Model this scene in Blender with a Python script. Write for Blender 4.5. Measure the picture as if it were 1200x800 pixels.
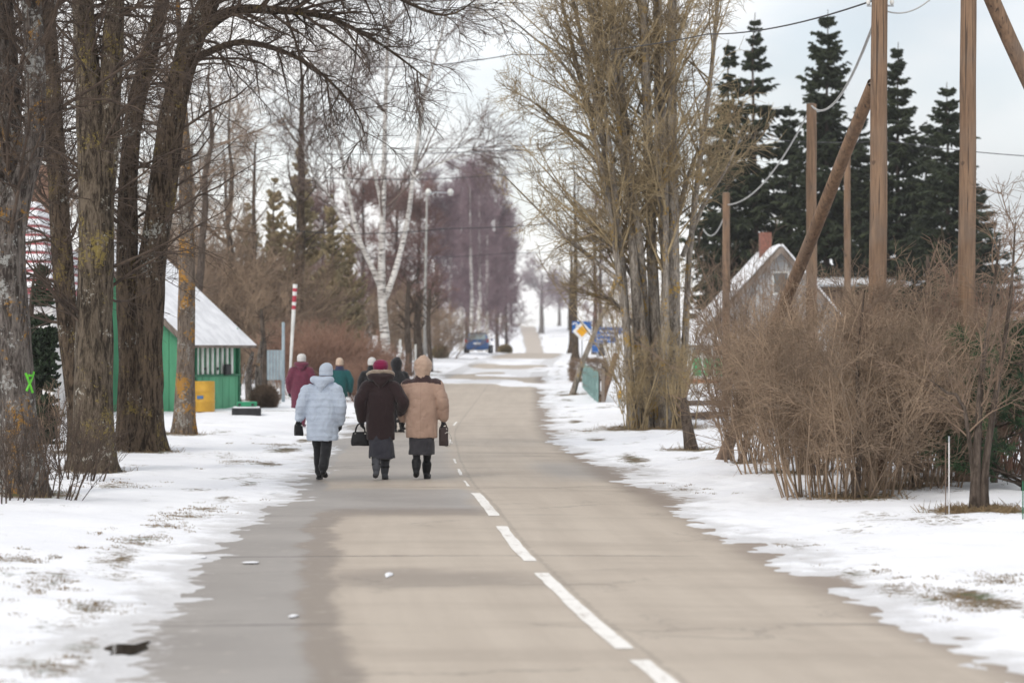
import bpy, bmesh, math, random
import numpy as np
from mathutils import Vector, Matrix
for o in list(bpy.data.objects): bpy.data.objects.remove(o)
scene = bpy.context.scene
COL = scene.collection
RAD = math.radians

# ---------------------------------------------------------------- camera
cam_d = bpy.data.cameras.new('camera'); cam = bpy.data.objects.new('camera', cam_d); COL.objects.link(cam)
cam_d.sensor_width = 36.0; cam_d.lens = 85.0
cam_d.clip_start = 0.5; cam_d.clip_end = 6000
cam.location = (0, 0, 1.8)
cam.rotation_euler = (math.pi/2 + math.atan(9/2833.0), 0, 0)
cam_d.dof.use_dof = True; cam_d.dof.focus_distance = 33.0; cam_d.dof.aperture_fstop = 2.0
scene.camera = cam

# ---------------------------------------------------------------- sky and sun (overcast)
CLOUD_SHIFT = 14.98
SUN_EL, SUN_AZ = 42.0, 215.0       # high, soft, behind the camera on its left
w = bpy.data.worlds.new('World'); scene.world = w; w.use_nodes = True
nt = w.node_tree; nt.nodes.clear()
def wn(t): return nt.nodes.new(t)
sky = wn('ShaderNodeTexSky'); sky.sky_type = 'NISHITA'; sky.sun_disc = False
sky.sun_elevation = RAD(SUN_EL); sky.sun_rotation = RAD(SUN_AZ); sky.air_density = 1.0; sky.dust_density = 2.0
tc = wn('ShaderNodeTexCoord'); mp = wn('ShaderNodeMapping'); mp.inputs['Scale'].default_value = (1.0, 1.0, 2.6)
nz = wn('ShaderNodeTexNoise'); nz.inputs['Scale'].default_value = 5.5; nz.inputs['Detail'].default_value = 5; nz.inputs['Roughness'].default_value = .55
rp = wn('ShaderNodeValToRGB'); rp.color_ramp.elements[0].position = .34; rp.color_ramp.elements[0].color = (.55,.55,.55,1)
rp.color_ramp.elements[1].position = .60; rp.color_ramp.elements[1].color = (1,1,1,1)
mp2 = wn('ShaderNodeMapping'); mp2.inputs['Scale'].default_value = (1.0, 1.0, 1.5); mp2.inputs['Location'].default_value = (CLOUD_SHIFT, 0.0, 0.0)
nz2 = wn('ShaderNodeTexNoise'); nz2.inputs['Scale'].default_value = 3.2; nz2.inputs['Detail'].default_value = 3; nz2.inputs['Roughness'].default_value = .5
rp2 = wn('ShaderNodeValToRGB'); rp2.color_ramp.elements[0].position = .36; rp2.color_ramp.elements[0].color = (4.9,5.1,5.25,1)
rp2.color_ramp.elements[1].position = .62; rp2.color_ramp.elements[1].color = (9.6,9.5,9.4,1)      # thin, bright parts of the cloud deck
mx = wn('ShaderNodeMixRGB')
bg = wn('ShaderNodeBackground'); bg.inputs['Strength'].default_value = 0.1
wo = wn('ShaderNodeOutputWorld')
L = nt.links.new
L(tc.outputs['Generated'], mp.inputs['Vector']); L(mp.outputs[0], nz.inputs['Vector']); L(nz.outputs['Fac'], rp.inputs[0])
L(tc.outputs['Generated'], mp2.inputs['Vector']); L(mp2.outputs[0], nz2.inputs['Vector']); L(nz2.outputs['Fac'], rp2.inputs[0]); L(rp2.outputs[0], mx.inputs[2])
L(rp.outputs[0], mx.inputs[0]); L(sky.outputs[0], mx.inputs[1]); L(mx.outputs[0], bg.inputs['Color']); L(bg.outputs[0], wo.inputs['Surface'])
sd = bpy.data.lights.new('sun', 'SUN'); sd.energy = 1.1; sd.angle = RAD(16); sd.color = (1.0, .95, .88)
so = bpy.data.objects.new('sun', sd); COL.objects.link(so)
az, el = RAD(SUN_AZ), RAD(SUN_EL)
sdir = Vector((math.sin(az)*math.cos(el), math.cos(az)*math.cos(el), math.sin(el)))
so.rotation_euler = (-sdir).to_track_quat('-Z', 'Y').to_euler(); so.location = (-20, -20, 40)
scene.view_settings.view_transform = 'Standard'; scene.view_settings.look = 'None'
scene.view_settings.exposure = 0.54; scene.view_settings.gamma = 1.0; scene.view_settings.use_curve_mapping = False
scene.render.engine = 'CYCLES'
scene.cycles.max_bounces = 5; scene.cycles.diffuse_bounces = 3; scene.cycles.volume_bounces = 1

# ---------------------------------------------------------------- helpers
F_PX, CAM_H, HOR = 2833.0, 1.8, 409.0
def W(px, py, d):                       # a measured direction at a measured distance -> metres
    return np.array([(px-600)/F_PX*d, d, CAM_H-(py-HOR)/F_PX*d])
def WX(px, d): return (px-600)/F_PX*d

def _h(i, j, k, seed):
    n = (i*374761393 + j*668265263 + k*2147483647 + seed*1274126177) & 0xFFFFFFFF
    n = ((n ^ (n >> 13)) * 1274126177) & 0xFFFFFFFF
    n = ((n ^ (n >> 16)) * 2246822519) & 0xFFFFFFFF
    return (n & 0xFFFFFF) / float(0xFFFFFF)
def noise3(p, seed=0):
    p = np.asarray(p, float); f = np.floor(p); u = p-f; i = f.astype(np.int64); u = u*u*(3-2*u)
    r = 0
    for a in (0,1):
        for b in (0,1):
            for c in (0,1):
                wgt = (u[...,0] if a else 1-u[...,0])*(u[...,1] if b else 1-u[...,1])*(u[...,2] if c else 1-u[...,2])
                r = r + wgt*_h(i[...,0]+a, i[...,1]+b, i[...,2]+c, seed)
    return r
def fbm(x, y, z=None, seed=0, oct=3):
    z = np.zeros_like(x) if z is None else z
    s = 0; amp = .5; tot = 0; p = np.stack(np.broadcast_arrays(x, y, z), -1)
    for o in range(oct):
        s = s + amp*noise3(p*(2**o) + 17.3*o, seed+o); tot += amp; amp *= .5
    return s/tot                          # 0..1

def pchip(xs, ys):
    xs = np.array(xs, float); ys = np.array(ys, float)
    h = np.diff(xs); dl = np.diff(ys)/h; m = np.zeros_like(ys); m[0] = dl[0]; m[-1] = dl[-1]
    for i in range(1, len(xs)-1):
        if dl[i-1]*dl[i] > 0: m[i] = (h[i-1]+h[i])/(h[i-1]/dl[i-1]+h[i]/dl[i])
    def f(x):
        x = np.asarray(x, float); i = np.clip(np.searchsorted(xs, x)-1, 0, len(xs)-2)
        t = np.clip((x-xs[i])/h[i], 0, 1)
        return ((1+2*t)*(1-t)**2*ys[i] + t*(1-t)**2*h[i]*m[i] + t*t*(3-2*t)*ys[i+1] + t*t*(t-1)*h[i]*m[i+1])
    return f
XC = pchip([-30,0,5,13.5,16.6,22.3,28,33.5,42.5,55,80,110,165,190,400,640,720,900,2500],
           [5.3,2.3,1.72,.786,.469,.024,-.307,-.675,-1.05,-1.35,-1.2,-.8,.9,1.7,4,5.9,4.6,3,3])
ZC = pchip([-30,0,45,70,100,140,180,205,260,400,560,620,650,720,760,900,1500,2500],
           [0,0,0,.1,.45,1.0,1.4,1.47,.6,-2,-2.4,.3,2.4,8.3,8.9,8.4,6,4])

def sstep(a, b, x):
    t = np.clip((x-a)/(b-a), 0, 1); return t*t*(3-2*t)
def road_snow(y, s):                    # 0..1, how far snow lies across the far carriageway
    y = y + (fbm(s*.35, y*.12, seed=5)-.5)*20 + s*1.0
    c = sstep(88,97,y)*(1-sstep(101,106,y))*.8 + sstep(112,117,y)*(1-sstep(124,128,y)) + sstep(131,137,y)*(1-sstep(154,160,y))
    return c
def ground_h(s, y):
    """height of the snow relative to the road's centre line; s is the offset across"""
    a = np.abs(s)
    n1 = fbm(s*.9, y*.55, seed=1, oct=4)-.5
    n2 = fbm(s*3, y*2.4, seed=2, oct=2)-.5
    left = s < 0
    reach = np.where(left, np.interp(y, [0,13,17.5,22,27,31,36,45,60,100], [3.3,3.25,3.1,2.9,2.65,2.3,2.2,2.45,2.4,2.4]),
                           np.interp(y, [0,14,20,27,33,36,45,60,100], [2.3,2.15,2.2,2.35,2.55,2.5,2.25,2.35,2.4]))
    n3 = fbm(s*8, y*5, seed=12, oct=2)-.5
    edge = reach + n1*1.15 + n2*.45
    n4 = fbm(s*4.5, y*4.5, seed=14, oct=3)-.5
    h = np.clip((a-edge)*.050 + n3*.020 + n4*.035, -.05, .06)
    snow = (road_snow(y, s) - .5 + (fbm(s*1.2, y*.25, seed=9)-.5)*1.1)*.06
    inner = np.where(a < 2.75, np.clip(snow, -.05, .02), -.05)
    h = np.maximum(h, inner)
    lum = (fbm(s*1.6, y*1.6, seed=3, oct=4)-.5)*.12*sstep(2.6, 4.0, a) + (fbm(s*6, y*6, seed=4, oct=3)-.5)*.022
    verge = np.where(left, .10*sstep(3, 6.5, a), .05*sstep(3, 6, a)) + (fbm(s*.12, y*.12, seed=6)-.5)*.5*sstep(7, 16, a)
    return h + lum*sstep(-.02, .03, h) + verge
def ground_z(x, y):
    x = np.asarray(x, float); y = np.asarray(y, float)
    return ZC(y) + ground_h(x-XC(y), y)
def G(px, d, dz=0.0):
    x = WX(px, d); return np.array([x, d, float(ground_z(x, d))+dz])

# ---- objects
def tag(o, label=None, cat=None, group=None, kind=None):
    if label: o['label'] = label
    if cat: o['category'] = cat
    if group: o['group'] = group
    if kind: o['kind'] = kind
    return o
def thing(name, label, cat, loc=(0,0,0), rz=0, group=None, scale=1):
    o = bpy.data.objects.new(name, None); COL.objects.link(o); o.location = loc; o.rotation_euler = (0,0,rz)
    o.scale = (scale,)*3; o.empty_display_size = .2
    return tag(o, label, cat, group)
def link(name, me, parent=None, loc=None, rot=None):
    o = bpy.data.objects.new(name, me); COL.objects.link(o)
    if parent: o.parent = parent
    if loc is not None: o.location = loc
    if rot is not None: o.rotation_euler = rot
    return o
def copy_tree(o, parent=None):
    c = o.copy(); COL.objects.link(c)
    if parent: c.parent = parent
    for ch in o.children: copy_tree(ch, c)
    return c
def np_mesh(name, chunks, mat, smooth=True):
    V = np.concatenate([c[0] for c in chunks]); Fs = []; off = 0
    for v, f in chunks: Fs.append(f+off); off += len(v)
    Fq = np.concatenate(Fs)
    me = bpy.data.meshes.new(name); me.vertices.add(len(V)); me.vertices.foreach_set('co', V.astype(np.float32).ravel())
    n = len(Fq); me.loops.add(4*n); me.loops.foreach_set('vertex_index', Fq.astype(np.int32).ravel())
    me.polygons.add(n); me.polygons.foreach_set('loop_start', np.arange(0,4*n,4,dtype=np.int32))
    me.polygons.foreach_set('loop_total', np.full(n,4,dtype=np.int32))
    if smooth: me.polygons.foreach_set('use_smooth', np.ones(n,bool))
    me.update(calc_edges=True); me.validate()
    if mat: me.materials.append(mat)
    return me

class MB:
    """collects boxes, bars, tubes and lofts into one mesh"""
    def __init__(s): s.v = []; s.f = []; s.m = []
    def add(s, v, f, mi=0):
        o = len(s.v); s.v += [tuple(p) for p in v]; s.f += [tuple(i+o for i in q) for q in f]; s.m += [mi]*len(f); return s
    def box(s, a, b, mi=0, M=None):
        (x0,y0,z0),(x1,y1,z1) = a, b
        v = [Vector(p) for p in ((x0,y0,z0),(x1,y0,z0),(x1,y1,z0),(x0,y1,z0),(x0,y0,z1),(x1,y0,z1),(x1,y1,z1),(x0,y1,z1))]
        if M is not None: v = [M @ p for p in v]
        return s.add(v, [(0,3,2,1),(4,5,6,7),(0,1,5,4),(1,2,6,5),(2,3,7,6),(3,0,4,7)], mi)
    def hexa(s, v, mi=0): return s.add(v, [(0,3,2,1),(4,5,6,7),(0,1,5,4),(1,2,6,5),(2,3,7,6),(3,0,4,7)], mi)
    def slab(s, quad, t, mi=0):          # a thick sheet: the quad's corners and the same moved along -normal*t
        q = [Vector(p) for p in quad]; n = (q[1]-q[0]).cross(q[3]-q[0]).normalized()
        return s.hexa([p-n*t for p in q]+q, mi)
    def prism(s, poly, vec, mi=0):
        p = [Vector(a) for a in poly]; vec = Vector(vec); n = len(p)
        return s.add(p+[a+vec for a in p], [tuple(range(n))[::-1], tuple(range(n,2*n))]+[(i,(i+1)%n,n+(i+1)%n,n+i) for i in range(n)], mi)
    def tube(s, pts, r, sides=8, mi=0):
        pts = [Vector(p) for p in pts]; r = r if hasattr(r,'__len__') else [r]*len(pts)
        n = len(pts); v = []; ref = None
        for i, p in enumerate(pts):
            t = (pts[min(i+1,n-1)]-pts[max(i-1,0)]).normalized()
            if ref is None: ref = t.orthogonal().normalized()
            u = (ref - t*ref.dot(t)).normalized(); ref = u; q = t.cross(u)
            for k in range(sides):
                a = 2*math.pi*k/sides; v.append(p+(u*math.cos(a)+q*math.sin(a))*r[i])
        f = [(i*sides+k, i*sides+(k+1)%sides, (i+1)*sides+(k+1)%sides, (i+1)*sides+k) for i in range(n-1) for k in range(sides)]
        f += [tuple(range(sides))[::-1], tuple((n-1)*sides+k for k in range(sides))]
        return s.add(v, f, mi)
    def rings(s, secs, sides=24, mi=0):  # horizontal ellipses (cx,cy,cz,rx,ry[,power])
        v = []
        for c in secs:
            cx,cy,cz,rx,ry = c[:5]; pw = c[5] if len(c) > 5 else 1.0
            for k in range(sides):
                a = 2*math.pi*k/sides; ca, sa = math.cos(a), math.sin(a)
                v.append((cx+rx*math.copysign(abs(ca)**pw,ca), cy+ry*math.copysign(abs(sa)**pw,sa), cz))
        n = len(secs)
        f = [(i*sides+k, i*sides+(k+1)%sides, (i+1)*sides+(k+1)%sides, (i+1)*sides+k) for i in range(n-1) for k in range(sides)]
        f += [tuple(range(sides))[::-1], tuple((n-1)*sides+k for k in range(sides))]
        return s.add(v, f, mi)
    def limb(s, pts, r, sides=14, mi=0, sub=3): # tube with rounded ends, smoothed path
        P = [Vector(p) for p in pts]; n = len(P); Q = []; R = []
        for i in range(n-1):
            p0,p1,p2,p3 = P[max(i-1,0)],P[i],P[i+1],P[min(i+2,n-1)]
            for k in range(sub):
                t = k/sub
                Q.append(.5*((2*p1)+(p2-p0)*t+(2*p0-5*p1+4*p2-p3)*t*t+(3*p1-p0-3*p2+p3)*t**3)); R.append(r[i]*(1-t)+r[i+1]*t)
        Q.append(P[-1]); R.append(r[-1])
        d0 = (Q[0]-Q[1]).normalized(); d1 = (Q[-1]-Q[-2]).normalized()
        A = [(Q[0]+d0*R[0]*x, R[0]*y) for x, y in ((.97,.2),(.8,.6),(.45,.89))]
        B = [(Q[-1]+d1*R[-1]*x, R[-1]*y) for x, y in ((.45,.89),(.8,.6),(.97,.2))]
        return s.tube([a[0] for a in A]+Q+[b[0] for b in B], [a[1] for a in A]+R+[b[1] for b in B], sides, mi)
    def ball(s, c, rx, ry, rz, sides=18, rows=10, mi=0):
        secs = []
        for i in range(rows+1):
            th = -math.pi/2+math.pi*(i+.15*(1 if i==0 else -1 if i==rows else 0))/rows
            secs.append((c[0],c[1],c[2]+rz*math.sin(th),max(rx*math.cos(th),.002),max(ry*math.cos(th),.002)))
        return s.rings(secs, sides, mi)
    def mesh(s, name, mats, smooth=False, auto=None):
        me = bpy.data.meshes.new(name); me.from_pydata([tuple(p) for p in s.v], [], s.f); me.update()
        bm = bmesh.new(); bm.from_mesh(me); bmesh.ops.recalc_face_normals(bm, faces=bm.faces); bm.to_mesh(me); bm.free()
        mats = mats if isinstance(mats,(list,tuple)) else [mats]
        for m in mats: me.materials.append(m)
        if len(mats) > 1: me.polygons.foreach_set('material_index', s.m)
        if smooth: me.polygons.foreach_set('use_smooth', [True]*len(me.polygons))
        return me
    def build(s, name, mats, parent=None, smooth=False, bevel=0, loc=None):
        o = link(name, s.mesh(name, mats, smooth), parent, loc)
        if bevel:
            b = o.modifiers.new('bevel','BEVEL'); b.width = bevel; b.segments = 2; b.limit_method = 'ANGLE'
        return o

# ---- materials
class NT:
    def __init__(s, name):
        s.m = bpy.data.materials.new(name); s.m.use_nodes = True; s.t = s.m.node_tree; s.t.nodes.clear()
        s.out = s.n('ShaderNodeOutputMaterial'); s.b = s.n('ShaderNodeBsdfPrincipled'); s.l(s.b.outputs[0], s.out.inputs[0])
    def n(s, t, **k):
        x = s.t.nodes.new(t)
        for a, b in k.items(): setattr(x, a, b)
        return x
    def l(s, a, b): s.t.links.new(a, b)
    def put(s, sock, v):
        if hasattr(v, 'links') or isinstance(v, bpy.types.NodeSocket): s.l(v, sock)
        else: sock.default_value = v
    def math(s, op, a, b=0.0, c=0.0, clamp=False):
        x = s.n('ShaderNodeMath', operation=op, use_clamp=clamp)
        s.put(x.inputs[0], a); s.put(x.inputs[1], b)
        if len(x.inputs) > 2: s.put(x.inputs[2], c)
        return x.outputs[0]
    def step(s, v, a, b):
        x = s.n('ShaderNodeMapRange', interpolation_type='SMOOTHSTEP'); s.put(x.inputs[0], v)
        x.inputs[1].default_value = a; x.inputs[2].default_value = b; return x.outputs[0]
    def coord(s, kind='Object', scale=(1,1,1)):
        t = s.n('ShaderNodeTexCoord'); m = s.n('ShaderNodeMapping'); m.inputs['Scale'].default_value = scale
        s.l(t.outputs[kind], m.inputs['Vector']); return m.outputs[0]
    def noise(s, vec, scale, detail=4, rough=.55, dist=0):
        x = s.n('ShaderNodeTexNoise'); s.l(vec, x.inputs['Vector']); x.inputs['Scale'].default_value = scale
        x.inputs['Detail'].default_value = detail; x.inputs['Roughness'].default_value = rough; x.inputs['Distortion'].default_value = dist
        return x.outputs['Fac']
    def mix(s, f, a, b):
        x = s.n('ShaderNodeMixRGB'); s.put(x.inputs[0], f)
        for i, c in ((1,a),(2,b)):
            if isinstance(c, tuple): x.inputs[i].default_value = (*c[:3], 1)
            else: s.l(c, x.inputs[i])
        return x.outputs[0]
    def col(s, c):
        if isinstance(c, tuple): s.b.inputs['Base Color'].default_value = (*c[:3], 1)
        else: s.l(c, s.b.inputs['Base Color'])
    def rough(s, r): s.put(s.b.inputs['Roughness'], r)
    def spec(s, r): s.b.inputs['Specular IOR Level'].default_value = r
    def bump(s, h, strength=.4, dist=.02):
        x = s.n('ShaderNodeBump'); x.inputs['Strength'].default_value = strength; x.inputs['Distance'].default_value = dist
        s.l(h, x.inputs['Height']); s.l(x.outputs[0], s.b.inputs['Normal'])
def plain(name, c1, c2=None, scale=3.0, rough=.75, stretch=(1,1,1), bump=.3, bscale=30, lo=.35, hi=.65, spec=.3):
    t = NT(name); v = t.coord('Object', stretch); c2 = c2 or tuple(x*.7 for x in c1)
    f = t.step(t.noise(v, scale, 5, .6), lo, hi); t.col(t.mix(f, c1, c2)); t.rough(rough); t.spec(spec)
    if bump: t.bump(t.noise(v, bscale, 3), bump, .01)
    return t.m
# ================================================================ ground and road
def snow_material():
    t = NT('snow_ground'); v = t.coord('Object')
    at = t.n('ShaderNodeAttribute', attribute_name='bare'); bare = at.outputs['Fac']
    ad = t.n('ShaderNodeAttribute', attribute_name='slush'); slush = ad.outputs['Fac']
    fine = t.noise(v, 9, 6, .7); tiny = t.noise(v, 45, 4, .6); big = t.noise(v, .9, 4)
    snow = t.mix(t.step(big, .3, .7), (.86,.87,.90), (.80,.81,.85))
    grass = t.mix(t.step(tiny, .35, .65), (.20,.145,.085), (.085,.065,.040))
    grass = t.mix(t.step(t.noise(v, 3.1, 3), .52, .66), grass, (.075,.085,.032))
    slushc = t.mix(t.step(fine, .35, .7), (.50,.49,.49), (.30,.285,.27))
    # mask: bare ground where the attribute beats a fractal threshold; scattered specks elsewhere
    thr = t.math('ADD', t.math('MULTIPLY', fine, .62), t.math('MULTIPLY', tiny, .38))
    m = t.step(t.math('SUBTRACT', t.math('ADD', bare, -.5), t.math('SUBTRACT', t.math('MULTIPLY', thr, 2.2), 1.1)), -.14, .20)
    speck = t.step(t.math('ADD', t.math('MULTIPLY', t.noise(v, 2.2, 5, .75), .6), t.math('MULTIPLY', tiny, .4)), .60, .66)
    m = t.math('MAXIMUM', m, t.math('MULTIPLY', speck, .55))
    ms = t.step(t.math('SUBTRACT', slush, thr), -.25, .12)
    c = t.mix(t.math('MULTIPLY', ms, .55), snow, slushc); c = t.mix(m, c, grass)
    t.col(c); t.rough(.7); t.spec(.25)
    t.b.inputs['Subsurface Weight'].default_value = 0.0
    t.bump(t.math('ADD', t.math('MULTIPLY', fine, .8), t.math('MULTIPLY', tiny, .35)), .55, .03)
    return t.m
def road_material():
    t = NT('worn_asphalt'); uv = t.n('ShaderNodeUVMap'); uv.uv_map = 'road'
    sep = t.n('ShaderNodeSeparateXYZ'); t.l(uv.outputs[0], sep.inputs[0]); U, V = sep.outputs[0], sep.outputs[1]
    def mapped(sx, sy):
        m = t.n('ShaderNodeMapping'); m.inputs['Scale'].default_value = (sx, sy, 1); t.l(uv.outputs[0], m.inputs['Vector']); return m.outputs[0]
    iso = mapped(1,1); streak = mapped(2.2,.12); cross = mapped(.3,1.0)
    nb = t.noise(iso, .55, 5, .6); nf = t.noise(iso, 70, 3, .7); ns = t.noise(streak, 1.2, 5, .6); nc = t.noise(cross, 1.1, 5, .6); nm = t.noise(iso, 6, 5, .65)
    pale = t.mix(t.step(ns, .3, .7), (.490,.422,.350), (.425,.362,.298))
    pale = t.mix(t.math('MULTIPLY', t.step(nc, .42, .70), .55), pale, (.345,.288,.235))
    grey = t.mix(t.step(nb, .3, .7), (.345,.318,.295), (.280,.256,.237))
    uw = t.math('ADD', t.math('ADD', U, t.math('MULTIPLY', t.math('SUBTRACT', nb, .5), .55)), t.math('MULTIPLY', t.math('SUBTRACT', nm, .5), .22))
    vw = t.math('ADD', V, t.math('MULTIPLY', t.math('SUBTRACT', nb, .5), 2.2))
    def band(x, a, b, soft): return t.math('MULTIPLY', t.step(x, a-soft, a+soft), t.math('SUBTRACT', 1.0, t.step(x, b-soft, b+soft)))
    # left wheel strip stays damp and grey; the far strip d 27..31 and d 34..40 across the left lane too
    damp = t.math('SUBTRACT', 1.0, t.step(uw, -1.94, -1.84))
    leftlane = t.math('SUBTRACT', 1.0, t.step(uw, -.25, .1))
    damp = t.math('MAXIMUM', damp, t.math('MULTIPLY', leftlane, band(vw, 26.6, 31.0, .35)))
    damp = t.math('MAXIMUM', damp, t.math('MULTIPLY', t.math('MULTIPLY', leftlane, band(vw, 33.2, 52, 1.2)), .6))
    damp = t.math('MAXIMUM', damp, t.math('MULTIPLY', band(vw, 33.5, 38.5, 1.5), t.math('MULTIPLY', t.step(uw, .9, 1.5), .8)))
    c = t.mix(damp, pale, grey)
    # brown rim round the dried patch and a smear across it
    rim = t.math('MULTIPLY', band(uw, -1.93, -1.66, .07), t.math('SUBTRACT', 1.0, t.step(vw, 26.2, 27.4)))
    rim2 = t.math('MULTIPLY', t.math('MULTIPLY', band(vw, 26.0, 27.3, .35), leftlane), t.step(uw, -2.0, -1.7))
    smear = t.math('MULTIPLY', t.math('MULTIPLY', band(vw, 18.2, 19.6, .45), t.step(uw, -1.9, -1.5)), t.math('SUBTRACT', 1.0, t.step(uw, -.6, .5)))
    rr = t.math('MAXIMUM', t.math('MAXIMUM', rim, rim2), t.math('MULTIPLY', smear, .75))
    c = t.mix(t.math('MULTIPLY', rr, .85), c, (.215,.175,.142))
    edge = t.step(t.math('ADD', t.math('ABSOLUTE', U), t.math('MULTIPLY', t.math('SUBTRACT', nb, .5), .5)), 1.72, 2.12)
    right = t.step(U, 0, .5)
    c = t.mix(t.math('MULTIPLY', t.math('MULTIPLY', edge, right), .8), c, (.225,.178,.145))
    # transverse joints about every five metres, wandering, and a lengthwise seam under the centre line
    vj = t.math('ADD', V, t.math('MULTIPLY', t.math('SUBTRACT', nm, .5), .16))
    pj = t.math('PINGPONG', t.math('ADD', vj, -.25), 2.6)
    joint = t.math('SUBTRACT', 1.0, t.step(pj, .012, .06))
    joint = t.math('MULTIPLY', joint, t.step(t.noise(iso, .33, 3), .42, .60))
    seam = t.math('SUBTRACT', 1.0, t.step(t.math('ABSOLUTE', t.math('ADD', U, t.math('ADD', -.10, t.math('MULTIPLY', t.math('SUBTRACT', nm, .5), .12)))), .008, .03))
    c = t.mix(t.math('MULTIPLY', t.math('MAXIMUM', joint, t.math('MULTIPLY', seam, .3)), .7), c, (.06,.052,.047))
    vor = t.n('ShaderNodeTexVoronoi', feature='DISTANCE_TO_EDGE'); dm = t.n('ShaderNodeVectorMath', operation='ADD'); cmb = t.n('ShaderNodeCombineXYZ'); t.l(nm, cmb.inputs[0]); t.l(nb, cmb.inputs[1]); t.l(cmb.outputs[0], dm.inputs[0]); t.l(uv.outputs[0], dm.inputs[1]); t.l(dm.outputs[0], vor.inputs['Vector']); vor.inputs['Scale'].default_value = .42
    crack = t.math('MULTIPLY', t.math('SUBTRACT', 1.0, t.step(vor.outputs['Distance'], .003, .014)), t.step(t.noise(iso, .5, 3), .50, .58))
    c = t.mix(t.math('MULTIPLY', crack, .32), c, (.09,.078,.068))
    c = t.mix(t.math('MULTIPLY', t.step(nf, .45, .75), .30), c, (.13,.115,.10))
    c = t.mix(t.math('MULTIPLY', t.step(nm, .56, .72), .30), c, (.54,.48,.42))
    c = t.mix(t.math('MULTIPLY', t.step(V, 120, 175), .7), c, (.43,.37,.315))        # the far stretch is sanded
    # crumbs and dust of snow trodden onto the margins
    near = t.math('MAXIMUM', t.step(t.math('MULTIPLY', U, -1.0), 1.9, 3.1), t.step(U, 1.75, 2.5))
    dust = t.step(t.math('ADD', t.math('ADD', t.math('MULTIPLY', nm, .55), t.math('MULTIPLY', nf, .25)), t.math('MULTIPLY', near, .28)), .63, .74)
    c = t.mix(t.math('MULTIPLY', t.math('MULTIPLY', dust, near), .75), c, (.74,.74,.76))
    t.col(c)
    t.rough(t.math('SUBTRACT', .66, t.math('MULTIPLY', t.math('MAXIMUM', damp, rr), .14))); t.spec(.5)
    t.bump(t.math('SUBTRACT', t.math('ADD', nf, t.math('MULTIPLY', nm, .4)), t.math('MULTIPLY', joint, 2.0)), .35, .006)
    return t.m
MAT_SNOW = snow_material(); MAT_ROAD = road_material()
def worn_paint():
    t = NT('worn_white_paint'); v = t.coord('Object'); n = t.noise(v, 14, 6, .75); n2 = t.noise(v, 2.0, 3)
    m = t.step(t.math('ADD', t.math('MULTIPLY', n, .7), t.math('MULTIPLY', n2, .3)), .50, .64)
    t.col(t.mix(m, (.80,.78,.75), (.42,.37,.32))); t.rough(.7); t.bump(n, .2, .005); return t.m
MAT_PAINT = worn_paint()

# tree bases known here so that the ground under them is bare (x, y, radius)
BARE = []
# spots of flattened grass seen through the snow (measured position, half width in metres)
SPOTS = [(215,607,.28),(165,637,.35),(190,622,.22),(110,715,.30),(97,757,.25),(75,787,.25),(135,578,.5),(60,690,.25),(20,665,.3),(1050,692,.35),(1090,703,.3),(1000,672,.25),(1140,716,.25),(800,574,.35),(690,507,.6),(660,492,.5),(930,640,.2),(1170,690,.2),(240,600,.25),(330,523,.5),(280,545,.4)]
def build_ground():
    ys = np.unique(np.concatenate([np.arange(-28,8,2.0), np.arange(8,12,.3), np.arange(12,40,.12), np.arange(40,72,.28), np.arange(72,205,.8),
                   205*np.exp(np.linspace(0,1,34)*math.log(620/205.)), np.arange(620,800,6), 800*np.exp(np.linspace(0,1,14)*math.log(1500/800.))]))
    half = np.concatenate([np.arange(.2,1.6,.28), np.arange(1.6,3.6,.06), np.arange(3.6,8,.16), 8*np.exp(np.linspace(0,1,26)*math.log(500/8.))])
    half = np.unique(half); ss = np.concatenate([-half[::-1], [0], half])
    S, Y = np.meshgrid(ss, ys); X = XC(Y)+S; H = ground_h(S, Y); Z = ZC(Y)+H
    nr, nc = S.shape
    V = np.stack([X,Y,Z],-1).reshape(-1,3)
    i = np.arange(nr*nc).reshape(nr,nc)
    Fq = np.stack([i[:-1,:-1], i[:-1,1:], i[1:,1:], i[1:,:-1]],-1).reshape(-1,4)
    me = np_mesh('ground', [(V,Fq)], MAT_SNOW)
    a = np.abs(S)
    patch = fbm(S*1.3, Y*.8, seed=21, oct=4)
    bare = np.clip((patch-.50)*3.0, 0, 1)*sstep(2.5,3.4,a)*.62
    # shoulders: grass shows through in a band just beyond the edge
    ctr = np.where(S < 0, np.interp(Y,[0,22,27,33],[3.55,3.4,3.1,2.9]), 2.9)
    bare = np.maximum(bare, (1-np.abs(np.clip((a-ctr)/.55,-1,1)))*np.clip((fbm(S*1.1,Y*.7,seed=23,oct=4)-.44)*3.2,0,1)*.85)
    far = sstep(8, 20, a); bare = np.maximum(bare, far*np.clip((fbm(S*.15,Y*.15,seed=24)-.5)*3,0,.6))
    for px, py, rw in SPOTS:
        d_ = dd(py); q = np.hypot((X-WX(px,d_))/rw, (Y-d_)/(rw*3.0)); bare = np.maximum(bare, np.clip(1.15-q,0,1)*.56)
    for (bx,by,br,bs) in BARE:
        q = np.hypot(X-bx, (Y-by)*.8)/br
        bare = np.maximum(bare, np.clip(1.25-q,0,1)*bs)
    slush = np.clip((.035-H)/.05,0,1)*.8*(a>1.6) + .45*(a<2.4)*(Y>80)*(Y<200)*(fbm(S*.5,Y*.1,seed=31)>.5)
    for nm, arr in (('bare',bare),('slush',slush)):
        at = me.attributes.new(nm,'FLOAT','POINT'); at.data.foreach_set('value', arr.astype(np.float32).ravel())
    return tag(link('ground', me), kind='structure')
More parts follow.
